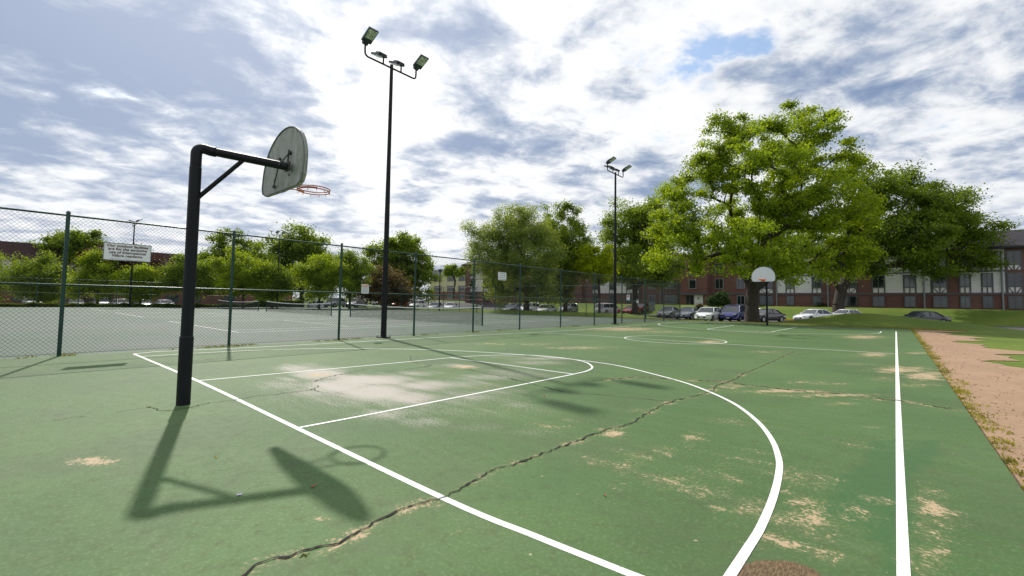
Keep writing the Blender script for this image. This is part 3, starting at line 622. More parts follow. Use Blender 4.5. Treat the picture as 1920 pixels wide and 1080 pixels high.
for (u,v,lab,rz) in [(1153,608,'tall black floodlight pole farther along the same fence, left of the big maple',0),(243,576,'distant floodlight pole behind the facilities sign',math.pi/2),(519,578,'distant slender floodlight pole in front of leafy trees, left of the near light pole',math.pi)]:
    o=copy_tree(lp); g=G(u,v); o.location=(g[0],g[1],0); o.rotation_euler=(0,0,rz); o['label']=lab
# lamp post and other small posts beyond the tennis courts
def post_lamp(g,h,lab):
    r=empty('lamp_post',g,0,lab,'lamp post')
    mb=MB(); mb.tube([(0,0,0),(0,0,h)],[.09,.06],10); mb.build('pole',M['black'],r,True)
    mb=MB(); mb.tube([(0,0,h),(0,0,h+.12),(0,0,h+.38),(0,0,h+.5)],[.10,.22,.26,.05],12); mb.build('lamp_head',M['headgrey'],r,True)
g=D(823.5,580,60); post_lamp((g[0],g[1],float(H(g[0],g[1]))),5.3,'dark lamp post with round head in front of the cream building')

# ------------------------------------------------------------------ fences
def fabric(mb,A,B,h,pitch,wr):
    A=np.array(A);B=np.array(B);L=np.linalg.norm(B-A);t=(B-A)/L; z0=.04; hh=h-z0
    n3=3; nrm=np.array([-t[1],t[0],0]); T=np.array([t[0],t[1],0])
    asp=1.0*hh   # wires at 45 degrees
    for d in (1,-1):
        s=-asp
        while s<L+asp:
            # wire from (s,z0) to (s+d*hh, z0+hh)
            a,b=s,s+d*asp; ta,tb=0.,1.
            if d>0:
                if b<=0 or a>=L: s+=pitch; continue
                ta=max(0,-a/asp); tb=min(1,(L-a)/asp)
            else:
                if a<=0 or b>=L: s+=pitch; continue
                ta=max(0,(a-L)/asp); tb=min(1,a/asp)
            if tb-ta>.002:
                p=A_(A,T,a+(b-a)*ta,z0+hh*ta); q=A_(A,T,a+(b-a)*tb,z0+hh*tb); o=nrm*(.0025*d)
                dirv=(q-p)/np.linalg.norm(q-p); c1=nrm*wr; c2=np.cross(dirv,nrm)*wr
                v=[]
                for e in (p+o,q+o):
                    for k in range(3): an=2.094*k; v.append(e+c1*math.cos(an)+c2*math.sin(an))
                mb.add(v,[(0,1,4,3),(1,2,5,4),(2,0,3,5)])
            s+=pitch
def A_(A,T,s,z): return np.array([A[0]+T[0]*s,A[1]+T[1]*s,z])
def fence(name,pts,h,posts,label,group=None,pitch=.085,wr=.0022,rails=(.98,.5),postr=.038,rm='dgreen'):
    A=np.array(pts[0]);B=np.array(pts[1]); L=np.linalg.norm(B-A); t=(B-A)/L; n=np.array([-t[1],t[0]])
    r=empty(name,(A[0],A[1],0),0,label,'fence',group); O=np.array([A[0],A[1],0])
    for s in posts:
        p=t*s; rr=postr*(1.15 if s in (posts[0],posts[-1]) else 1)
        mb=MB(); mb.tube([(p[0],p[1],0),(p[0],p[1],h+.03)],rr,10); mb.tube([(p[0],p[1],h+.03),(p[0],p[1],h+.055),(p[0],p[1],h+.085)],[rr*1.15,rr*1.1,rr*.3],10); mb.build('post',M['dgreen'],r,True)
    off=n*(-(postr+.012))
    for k,f in enumerate(rails):
        z=h*f if k else h-.02
        mb=MB(); o=(0,0) if k==0 else (0,0)
        mb.tube([(o[0],o[1],z),(t[0]*L,t[1]*L,z)],.022,8); mb.build('rail',M[rm],r,True)
    mb=MB(); fabric(mb,(off[0],off[1]),(off[0]+t[0]*L,off[1]+t[1]*L),h,pitch,wr)
    # bottom tension wire
    mb.tube([(off[0],off[1],.06),(off[0]+t[0]*L,off[1]+t[1]*L,.06)],.003,4)
    mb.build('chain_link_mesh',M['wire'],r)
    return r
M['wire']=mat('wire_vinyl',(.012,.018,.017),.75,spec=.2)
fx=-7.58
ys=[-13.2,-9.9,-6.9,-4.2,-1.2,2.17,5.44,8.54,11.75,15.0,18.6,22.3,26.0,29.7,33.3,36.9]
fence('chain_link_fence',((fx,ys[0]),(fx,ys[-1])),3.22,[y-ys[0] for y in ys],'tall green chain link fence between the basketball court and the tennis courts')
nb=18; xs_=[-(57.0)*k/nb for k in range(nb+1)]
fence('chain_link_fence',((fx-.02,36.98),(fx-57.0,36.98)),3.2,[57.0*k/nb for k in range(nb+1)][1:],'green chain link fence at the far end of the tennis courts before the lawn',wr=.0024,pitch=.1)
fence('chain_link_fence',((fx-57.0,36.9),(fx-57.0,-29.)),3.2,[3.3*k for k in range(20)],'green chain link fence on the far tennis court side before the low hedge',wr=.0024,pitch=.11)
# bird/ball guards: horizontal tennis-net ------------------------------------------------
def tennis_net(xa,xb,y,label):
    r=empty('tennis_net',(xa,y,0),0,label,'tennis net','tennis nets'); L=xb-xa; h=1.1
    for x in (0,L):
        mb=MB(); mb.tube([(x,0,0),(x,0,h+.04)],.045,10); mb.tube([(x,0,h+.04),(x,0,h+.07)],[.05,.02],10); mb.build('post',M['dgreen'],r,True)
    def zt(x): s=x/L; return h-.02-.16*4*s*(1-s)
    mb=MB(); n=30; X=np.linspace(.08,L-.08,n); 
    for a,b in zip(X[:-1],X[1:]): mb.add([(a,-.02,zt(a)-.06),(b,-.02,zt(b)-.06),(b,-.02,zt(b)),(a,-.02,zt(a)),(a,.02,zt(a)-.06),(b,.02,zt(b)-.06),(b,.02,zt(b)),(a,.02,zt(a))],[(0,1,2,3),(7,6,5,4),(3,2,6,7),(0,4,5,1)])
    mb.build('top_tape',M['tape'],r)
    mb=MB(); w=.006
    for x in np.arange(.1,L-.05,.06): mb.add([(x-w,0,.05),(x+w,0,.05),(x+w,0,zt(x)-.05),(x-w,0,zt(x)-.05)],[(0,1,2,3)])
    for k in range(17):
        f=k/17
        for a,b in zip(X[:-1],X[1:]):
            za=.05+(zt(a)-.11)*f; zb=.05+(zt(b)-.11)*f; mb.add([(a,.001,za-w),(b,.001,zb-w),(b,.001,zb+w),(a,.001,za+w)],[(0,1,2,3)])
    mb.build('netting',M['net'],r)
tennis_net(-25.66,-11.14,15.95,'tennis net nearest the basketball court, behind the near light pole')
tennis_net(-42.6,-28.9,16.05,'middle tennis net of the row, left of the near light pole')
tennis_net(-58.4,-44.9,16.1,'farthest tennis net, short and dark at the left end of the row')

# ------------------------------------------------------------------ signs
def text_mesh(s,size,ext=.0,shear=0.,bold=0.,align='CENTER',sx=1.):
    cu=bpy.data.curves.new('txt','FONT'); cu.body=s; cu.size=size; cu.extrude=ext; cu.shear=shear; cu.offset=bold; cu.align_x=align; cu.space_line=1.0; cu.resolution_u=3
    o=bpy.data.objects.new('txt',cu); COL.objects.link(o); dg=bpy.context.evaluated_depsgraph_get(); dg.update()
    me=bpy.data.meshes.new_from_object(o.evaluated_get(dg)); bpy.data.objects.remove(o); return me
def put_text(s,size,M4,m,parent,name='lettering',**k):
    me=text_mesh(s,size,**k); me.transform(M4); me.materials.clear(); me.materials.append(m); return link(name,me,parent)
def face_pX(x,y,z):   # text plane facing +X, reading along +Y as seen from the court
    return Matrix(((0,0,1,x),(1,0,0,y),(0,1,0,z),(0,0,0,1)))
def sign_big():
    y0,y1,z0,z1=-.58,.32,2.235,2.66; cy=(y0+y1)/2; x=fx+.045
    r=empty('facilities_sign',(x,cy,z0),0,'long white notice board with maroon lettering wired to the fence left of the hoop pole','sign')
    h=z1-z0; w=y1-y0
    mb=MB(); mb.box(0,.012,-w/2,w/2,0,h); pn=mb.build('panel',M['signwhite'],r)
    mb=MB()
    for a in ((-w/2,-w/2+.012,0,h),(w/2-.012,w/2,0,h),(-w/2+.012,w/2-.012,h-.012,h),(-w/2+.012,w/2-.012,0,.012)): mb.box(.012,.019,*a)
    mb.build('frame',M['boardrim'],r)
    for k,(s) in enumerate(['Our outdoor facilities','are for the exclusive','use of International','Village residents.']):
        put_text(s,.088,face_pX(.0165,0,h-.098-.079*k),M['signred'],r,bold=.002,shear=.12)
    put_text('~ ~ ~ ~',.035,face_pX(.0165,0,.055),M['signred'],r,name='ornament')
    mb=MB(); mb.tube([(.0165,-w*.36,.045),(.0165,-w*.1,.028),(.0165,w*.15,.03),(.0165,w*.36,.022)],.0022,4); mb.build('ornament',M['signred'],r)
sign_big()
def rules_sign(u0,u1,v0,v1,name,label,hdr,rows,seed):
    x=fx+.045; a=onX(u0,(v0+v1)/2,x); b=onX(u1,(v0+v1)/2,x); um=(u0+u1)/2; zt=onX(um,v0,x)[2]; zb=onX(um,v1,x)[2]
    w=b[1]-a[1]; h=zt-zb; r=empty(name,(x,(a[1]+b[1])/2,zb),0,label,'sign')
    mb=MB(); c=.03; P=[(-w/2+c,0),(w/2-c,0),(w/2,c),(w/2,h-c),(w/2-c,h),(-w/2+c,h),(-w/2,h-c),(-w/2,c)]; n=8
    mb.add([(.008,y,z) for y,z in P]+[(0,y,z) for y,z in P],[tuple(range(n)),tuple(range(2*n-1,n-1,-1))]+[(i,i+n,(i+1)%n+n,(i+1)%n) for i in range(n)]); mb.build('panel',M['signwhite'],r)
    if hdr: mb=MB(); mb.box(.009,.011,-w*.42,w*.42,h*.80,h*.91); mb.build('header_band',M[hdr],r)
    rg=random.Random(seed); mb=MB()
    top=.74 if hdr else .86
    for k in range(rows):
        z=h*(top-(top-.1)*k/max(1,rows-1)); y=-w*.38
        while y<w*.36:
            l=rg.uniform(.04,.13)*w; mb.box(.009,.0105,y,min(y+l,w*.4),z-h*(.018 if rows>4 else .03),z+h*(.018 if rows>4 else .03)); y+=l+rg.uniform(.03,.06)*w
    mb.build('printed_lines',M['ink'],r); return r
rules_sign(934,949,510.5,525.5,'court_rules_sign','square white sign with dark printing high on the fence beside the cream building',None,4,1)
rules_sign(677.6,691.4,533,550.5,'notice_sign','small white notice with orange header on the fence just left of the near light pole','orange',7,2)
def back_sign(u0,u1,v0,v1,name,label,m,hdr=None,yy=37.0):
    um=(u0+u1)/2; y=yy-.06; a=onY(u0,v0,y); b=onY(u1,v1,y); w=abs(b[0]-a[0]); h=a[2]-b[2]
    r=empty(name,((a[0]+b[0])/2,y,b[2]),0,label,'sign'); mb=MB(); mb.box(-w/2,w/2,-.008,0,0,h); mb.build('panel',M[m],r)
    if hdr: mb=MB(); mb.box(-w*.3,w*.3,-.012,-.009,h*.6,h*.85); mb.build('symbol',M[hdr],r)
back_sign(1175,1181,552.5,563,'warning_sign','narrow white sign with red symbol at the far end of the tennis courts','signwhite','redm')
back_sign(1193.5,1197.5,562,568,'small_sign','tiny white sign above the red parked cars','signwhite')
back_sign(1217,1228,566.5,583,'grey_notice_board','grey square board low on the far fence beside the silver estate car','boardrim')

# ------------------------------------------------------------------ trees
def tree(name,label,base,lobes,leaf,nclump,leaves,lsize,tr,seed,bark='bark',fork=.28,droop=.0,clr=.55,group=None,flat=.7,cat='tree'):
    """lobes: list of (centre xyz, radius) in world; base xyz"""
    rng=np.random.default_rng(seed); base=np.array(base,float)
    r=empty(name,base,0,label,cat,group)
    C=np.array([l[0] for l in lobes]); Rr=np.array([l[1] for l in lobes]); 
    vol=Rr**2.2; pick=rng.choice(len(lobes),nclump,p=vol/vol.sum())
    d=rng.normal(size=(nclump,3)); d/=np.linalg.norm(d,axis=1)[:,None]; q=rng.uniform(0,1,nclump)**.45
    pts=C[pick]+d*(q*Rr[pick])[:,None]*np.array([1,1,.9])
    pts=pts-base
    pts=pts[pts[:,2]>1.2]
    # skeleton: trunk then greedy attachment of clumps
    top=pts[:,2].max(); cen=pts.mean(0); fz=top*fork
    nodes=[np.zeros(3),np.array([0,0,fz*.5]),np.array([cen[0]*.05,cen[1]*.05,fz])]; par=[-1,0,1]
    lead=np.array([cen[0]*.7,cen[1]*.7,top*.72])
    k0=2
    for k in range(1,5):
        f=k/4; nodes.append(nodes[2]*(1-f)+lead*f+rng.normal(0,.25,3)*top*.02*k); par.append(len(nodes)-2)
    order=np.argsort(np.linalg.norm(pts-nodes[2],axis=1)); tips=[]
    for i in order:
        p=pts[i]; A=np.array(nodes[2:]); v=p-A; dist=np.linalg.norm(v,axis=1)
        cost=dist+.9*np.maximum(0,A[:,2]-p[2]+.25*dist)+.18*np.linalg.norm(A-nodes[2],axis=1)
        j=int(np.argmin(cost))+2; a=nodes[j]; L=np.linalg.norm(p-a); ns=max(1,int(L/(top*.055))); pr=j
        for s in range(1,ns+1):
            f=s/ns; m=a*(1-f)+p*f; sag=math.sin(math.pi*f)*L*.10; m=m+np.array([0,0,sag])+ (rng.normal(0,.05,3)*L*(1 if s<ns else 0))
            nodes.append(m); par.append(pr); pr=len(nodes)-1
        tips.append(pr)
    nodes=np.array(nodes); nN=len(nodes); w=np.zeros(nN); 
    for t in tips: w[t]+=1
    for i in range(nN-1,0,-1): w[par[i]]+=w[i]
    r0=tr; rad_=r0*(np.maximum(w,.6)/w[0])**.47; rad_[0]=r0*1.35
    mb=MB()
    for i in range(1,nN):
        a,b=nodes[par[i]],nodes[i]
        if np.linalg.norm(b-a)<1e-4: continue
        ra=rad_[par[i]] if par[i]<3 or w[par[i]]<w[i]*1.6 else rad_[i]*1.15
        mb.tube([a,b],[ra,rad_[i]],10 if rad_[i]>r0*.3 else 5 if rad_[i]>r0*.08 else 3,False)
    mb.build('trunk',M[bark],r,True)
    # leaves
    nl=int(leaves/len(pts)); cs=clr
    ctr=np.repeat(pts,nl,axis=0); k=len(ctr)
    sz=np.repeat(rng.uniform(.6,1.35,len(pts)),nl)
    off=rng.normal(size=(k,3))*cs*sz[:,None]*np.array([1,1,flat])*.62
    out=np.repeat((pts-cen)/ (np.linalg.norm(pts-cen,axis=1)[:,None]+1e-6),nl,axis=0)
    pos=ctr+off; pos[:,2]-=droop*np.abs(off[:,0]+off[:,1])
    nrm=rng.normal(size=(k,3))+np.array([0,0,.7])+out*.3; nrm/=np.linalg.norm(nrm,axis=1)[:,None]
    t=np.cross(nrm,rng.normal(size=(k,3))); t/=np.linalg.norm(t,axis=1)[:,None]; b=np.cross(nrm,t)
    s=lsize*rng.uniform(.6,1.3,k)[:,None]; 
    V=np.stack([pos-t*s*.5,pos+b*s*.33+nrm*s*.08,pos+t*s*.55,pos-b*s*.33+nrm*s*.08],1).reshape(-1,3); Q=np.arange(4*k).reshape(-1,4)
    fastmesh('crown',V,Q,M[leaf],r)
    return r
def LB_(dep,L,gr=1.12):
    """lobe list: (u,v,radius px[,depth offset m])"""
    o=[]
    for l in L:
        dd=dep+(l[3] if len(l)>3 else 0); o.append((D(l[0],l[1],dd),l[2]*gr*dep/FPX))
    return o
M['leaf_maple']=leafm('leaf_maple',(.20,.30,.022),.52,.35)
M['leaf_dark']=leafm('leaf_dark',(.115,.19,.02),.5)
M['leaf_fine']=leafm('leaf_fine',(.19,.27,.085),.5)
M['leaf_lime']=leafm('leaf_lime',(.27,.37,.014),.55)
M['leaf_mid']=leafm('leaf_mid',(.15,.235,.032),.5)
M['leaf_red']=leafm('leaf_red',(.055,.022,.022),.3)
M['leaf_brown']=leafm('leaf_brown',(.12,.095,.05),.35)
M['leaf_shrub']=leafm('leaf_shrub',(.03,.075,.018),.3)
def gb(u,dep,dz=0.):
    p=D(u,580,dep); return (p[0],p[1],float(H(p[0],p[1]))-.05+dz)
# the big maple
tree('maple_tree','huge spreading maple tree standing behind the distant hoop',gb(1410,40.0),
 LB_(40,[(1290,400,52,-2),(1330,330,48,2),(1345,300,42,0),(1420,300,70,-3),(1500,262,52,1),(1545,235,28,0),(1590,320,42,2),(1600,400,48,-2),(1275,455,40,-3),(1340,450,60,3),(1440,390,90,0),(1530,370,72,-3),(1560,450,60,3),(1600,480,36,0),(1470,480,50,-5),(1240,490,22,-3),(1262,365,22,0),(1440,232,28,0),(1505,214,20,2),(1330,245,20,1),(1380,245,30,0),(1480,440,80,4),(1400,470,60,-5),(1545,503,28,-3),(1480,500,30,2),(1370,488,32,2),(1590,515,20,0),(1560,215,12,1),(1618,350,20,0),(1310,500,26,-2),(1480,200,10,0),(1350,222,8,0),(1235,425,16,-1),(1625,415,26,0),(1640,375,14,0),(1585,285,26,0),(1610,455,34,0),(1250,430,26,0),(1490,330,60,3),(1262,362,30,0),(1288,335,26,1),(1248,395,26,-1),(1232,452,26,0),(1228,490,20,-2)],1.0),
 'leaf_maple',720,150000,.20,.52,3,fork=.16,clr=.64,flat=.55)
tree('maple_tree','broad dark green tree right of the huge maple in front of the apartment block',gb(1572,57),
 LB_(56,[(1640,360,45,0),(1690,345,42,2),(1740,380,45,-2),(1790,400,42,0),(1650,430,55,3),(1720,440,50,-3),(1600,450,50,0),(1780,460,45,2),(1560,485,32,-2),(1700,480,34,0),(1620,500,28,0),(1750,500,22,-2),(1830,430,34,0),(1550,512,18,0),(1840,490,26,0)]),
 'leaf_dark',420,85000,.26,.62,5,fork=.2,clr=1.0,flat=.55)
tree('oak_tree','tall dark leafy tree between the far light pole and the huge maple',gb(1190,70),
 LB_(70,[(1190,410,36,0),(1225,400,30,0),(1160,440,34,0),(1205,460,42,2),(1240,450,30,0),(1180,500,38,-2),(1225,510,30,0),(1150,495,28,0),(1145,410,15,0),(1250,500,24,0),(1170,385,15,0)]),
 'leaf_mid',260,52000,.28,.42,7,fork=.25,clr=1.0)
tree('locust_tree','small lime yellow tree just left of the far light pole',gb(1124,62),
 LB_(62,[(1122,482,20,0),(1105,500,20,0),(1140,500,16,0),(1122,515,20,0),(1098,470,14,0),(1135,470,12,0)]),
 'leaf_lime',70,9500,.28,.16,8,fork=.35,clr=.7)
tree('ash_tree','tall twiggy tree with dark leaf clusters left of the lime yellow tree',gb(1060,66),
 LB_(66,[(1050,400,20,0),(1070,390,18,0),(1060,440,34,0),(1030,400,14,0),(1080,470,28,0),(1040,480,34,0),(1070,520,32,0),(1035,530,26,0),(1085,430,14,0),(1100,460,14,0),(1010,500,20,0),(1050,440,36,0),(1060,490,40,0),(1090,500,24,0),(1055,550,22,0),(1018,430,14,2)]),
 'leaf_mid',230,46000,.25,.30,9,fork=.2,clr=.8)
tree('honey_locust_tree','wide pale green feathery tree above the white parked cars',gb(987,58),
 LB_(58,[(980,400,22,0),(950,420,34,0),(915,440,34,0),(1000,420,30,0),(960,460,50,2),(905,480,32,0),(1010,470,38,-2),(940,510,38,0),(990,510,40,0),(1025,510,30,0),(900,450,24,0),(930,545,30,0),(1000,550,30,0),(885,425,14,0),(960,395,16,0),(885,500,14,0),(1035,555,20,0),(950,470,50,0),(975,440,45,0),(1020,440,26,0)]),
 'leaf_fine',360,95000,.17,.36,10,fork=.22,clr=.9)
T=[('shade_tree','large rounded green tree behind the near light pole',745,95,[(750,465,24),(720,480,24),(780,485,24),(750,500,34),(765,455,16),(735,458,14),(710,510,22),(795,515,20),(770,530,28),(720,540,26),(790,545,18),(700,545,14)],'leaf_mid',170,22000,.42,.4,11),
 ('shade_tree','large bright green tree above the fence between its second and third full posts',565,86,[(560,448,22),(530,465,24),(590,470,24),(560,490,36),(520,500,24),(605,500,22),(570,530,30),(530,540,24),(610,535,18),(545,435,12),(500,478,20),(515,520,26),(625,480,14),(575,436,10)],'leaf_mid',180,24000,.40,.4,12),
 ('shade_tree','dark green tree with bronze tinge rising over the dark brown roof',432,92,[(430,450,18),(410,470,22),(450,470,22),(470,490,22),(430,495,26),(405,500,16),(470,520,22),(430,525,22),(395,490,16),(445,440,9),(485,470,14),(490,520,22)],'leaf_dark',130,17000,.42,.4,13),
 ('shade_tree','green tree at the left edge above the brown roof behind the sign',160,88,[(160,450,16),(130,455,22),(185,468,12),(100,470,24),(150,475,18),(190,480,8),(60,490,24),(20,500,28)],'leaf_mid',110,15000,.42,.35,14),
 ('shade_tree','tiny far treetop above the cream building roof',850,150,[(850,503,8),(838,508,7),(862,510,7),(870,505,6)],'leaf_mid',30,4000,.5,.3,15),
 ('redbud_tree','brownish shrub like tree right behind the small orange header notice',725,70,[(725,530,22),(705,540,20),(745,545,20),(725,555,22),(690,553,14),(755,560,10),(718,512,10)],'leaf_brown',90,11000,.32,.16,16)]
for n,lab,u,dep,lb,lf,nc,nlv,ls,trk,sd in T:
    tree(n,lab,gb(u,dep),LB_(dep,lb,1.34),lf,nc,int(nlv*1.8),ls,trk,sd,fork=.22,clr=1.05)
row=[(-40,62,'crabapple at the far left edge of the row behind the hedge',[(-40,510,30),(-70,530,30),(-10,535,28)],'leaf_mid'),
 (70,61,'bushy young tree left of the facilities sign, partly beyond the fence',[(70,505,26),(40,525,26),(100,530,26),(75,545,26)],'leaf_mid'),
 (182,60,'yellow green young tree below the left end of the facilities sign',[(180,500,18),(160,520,22),(205,520,22),(180,540,24),(220,540,16),(150,545,16)],'leaf_maple'),
 (247,62,'dark crimson leaved tree behind the facilities sign',[(240,490,22),(200,490,20),(285,505,20),(240,515,26),(275,525,16),(180,482,12)],'leaf_red'),
 (262,59,'young green tree beneath the right end of the facilities sign',[(262,525,18),(240,540,16),(285,540,14),(262,552,16),(276,515,8)],'leaf_maple'),
 (352,60,'young green tree directly behind the hoop pole',[(350,510,20),(330,528,18),(375,520,18),(355,540,24),(320,540,10),(388,540,12)],'leaf_maple'),
 (455,60,'bushy bright young tree right of the first tall fence post',[(450,495,22),(425,515,20),(480,515,20),(455,535,26),(415,540,14),(490,545,14)],'leaf_maple'),
 (510,62,'mid green young tree in front of the distant slender light pole',[(510,520,18),(530,535,18),(495,540,18),(512,550,18)],'leaf_mid'),
 (598,62,'spreading young tree just left of the second tall fence post',[(600,505,22),(575,520,20),(625,515,20),(600,538,24),(640,530,12)],'leaf_maple'),
 (655,66,'thin trunked green tree right of the second tall fence post',[(650,505,20),(670,520,18),(635,525,18),(658,540,20),(685,505,14),(640,490,10)],'leaf_mid')]
rr0=random.Random(77)
for k,(u,dep,lab,lb,lf) in enumerate(row):
    lb=lb+[(a+rr0.uniform(-16,16),b-rr0.uniform(4,20),rr0.uniform(6,11)) for a,b,c in lb if c>15 for _ in (0,1)]
    if lf=='leaf_maple' and k%2: lf='leaf_mid'
    tree('ornamental_tree',lab,gb(u,dep),LB_(dep,[(a,b-4,c) for a,b,c in lb],1.3),lf,120,24000,.21,.15,40+k,fork=.3,clr=.75,group=None)
# shrubs
def shrub(name,label,u,v,dep,rx,rz,leaf,seed,n=2600,ls=.16,base=None):
    """rounded shrub: centre bearing, half width px, height px"""
    c=D(u,v,dep); z0=float(H(c[0],c[1])) if base is None else base; R=rx*dep/FPX; h=rz*dep/FPX
    tree(name,label,(c[0],c[1],z0-.1-1.2),[((c[0]+R*.45*math.cos(a),c[1]+R*.45*math.sin(a),z0+h*f),R*.55) for a,f in ((0,.45),(2,.55),(4,.45),(1,.72))],leaf,40,n,ls,.06,seed,fork=.4,clr=R*.28+.1,cat='shrub')
shrub('evergreen_tree','dark dense evergreen beside the brick entrance',1346,572,70,17,34,'leaf_shrub',60,9000,.22)
shrub('topiary_shrub','round clipped brownish shrub by the white entrance panel',1311,573,72,6,9,'leaf_brown',61,1800,.14)
for k,(u,v,rx,rz,lab) in enumerate([(1540,575,14,5,'low green bush under the downspout left of the second maple trunk'),(1602,576,20,8,'wide low bush at the brick wall right of the second maple trunk'),(1766,580,14,12,'rounded bush against the brick wall near the right edge'),(1320,577,8,6,'small dark bush right of the entrance'),(887,570,17,5,'low dark hedge bush by the leftmost brick wall'),(945,571,18,5,'low dark hedge bush left of the feathery tree'),(1262,573,12,8,'green bush under the brick wing windows'),(1850,582,18,9,'low bush beneath the far right windows')]):
    shrub('bush',lab,u,v,68,rx,rz,'leaf_shrub',62+k,1500,.16)
def hedge():
    rng=np.random.default_rng(8); n=52000; y=rng.uniform(-30,30,n); x=-65.7+rng.uniform(-.45,.45,n); hh=.42+.07*np.sin(y*1.7)+.05*np.sin(y*4.1); hh=np.where(y>21,hh+.7*sm(21,24,y),hh); z=rng.uniform(0,1,n)**.6*hh+H(x,y)
    pos=np.stack([x,y,z],1); nr=rng.normal(size=(n,3)); nr/=np.linalg.norm(nr,axis=1)[:,None]; t=np.cross(nr,rng.normal(size=(n,3))); t/=np.linalg.norm(t,axis=1)[:,None]; b=np.cross(nr,t); s=.12
    V=np.stack([pos-t*s,pos+b*s*.7,pos+t*s,pos-b*s*.7],1).reshape(-1,3)
    r=empty('hedge',(-65.7,0,0),0,'long low clipped hedge behind the farthest tennis net','hedge'); V[:,0]+=65.7
    fastmesh('foliage',V,np.arange(4*n).reshape(-1,4),M['leaf_hedge'],r)
M['leaf_hedge']=leafm('leaf_hedge',(.09,.14,.02),.35)
hedge()

# ------------------------------------------------------------------ buildings
def window(parent,x0,x1,z0,z1,y,fr='winframe',glass='glassdark',mull=1,face='Y'):
    """face Y: wall plane y looking towards -Y. face X: wall plane x=y looking towards +X, x0..x1 are y"""
    def bx(mb,a,b,c,d,n0,n1):
        if face=='Y': mb.box(a,b,y-n1,y-n0,c,d)
        else: mb.box(y+n0,y+n1,a,b,c,d)
    t=.09; mb=MB(); bx(mb,x0,x0+t,z0,z1,.0,.07); bx(mb,x1-t,x1,z0,z1,.0,.07); bx(mb,x0+t,x1-t,z1-t,z1,.0,.07); bx(mb,x0+t,x1-t,z0,z0+t,.0,.07)
    for k in range(mull): xm=x0+(x1-x0)*(k+1)/(mull+1); bx(mb,xm-.03,xm+.03,z0+t,z1-t,.0,.06)
    w=mb.build('window',M[fr],parent)
    mb=MB(); 
    for k in range(mull+1):
        a=x0+t if k==0 else x0+(x1-x0)*k/(mull+1)+.03; b=x1-t if k==mull else x0+(x1-x0)*(k+1)/(mull+1)-.03
        bx(mb,a,b,z0+t,z1-t,.012,.02)
    mb.build('pane',M[glass],w); return w
Z_B=1.15; Z_BELT0,Z_BELT1=3.22,3.50; EAVE=9.0
def XY(u,Y): return float(onY(u,560,Y)[0])
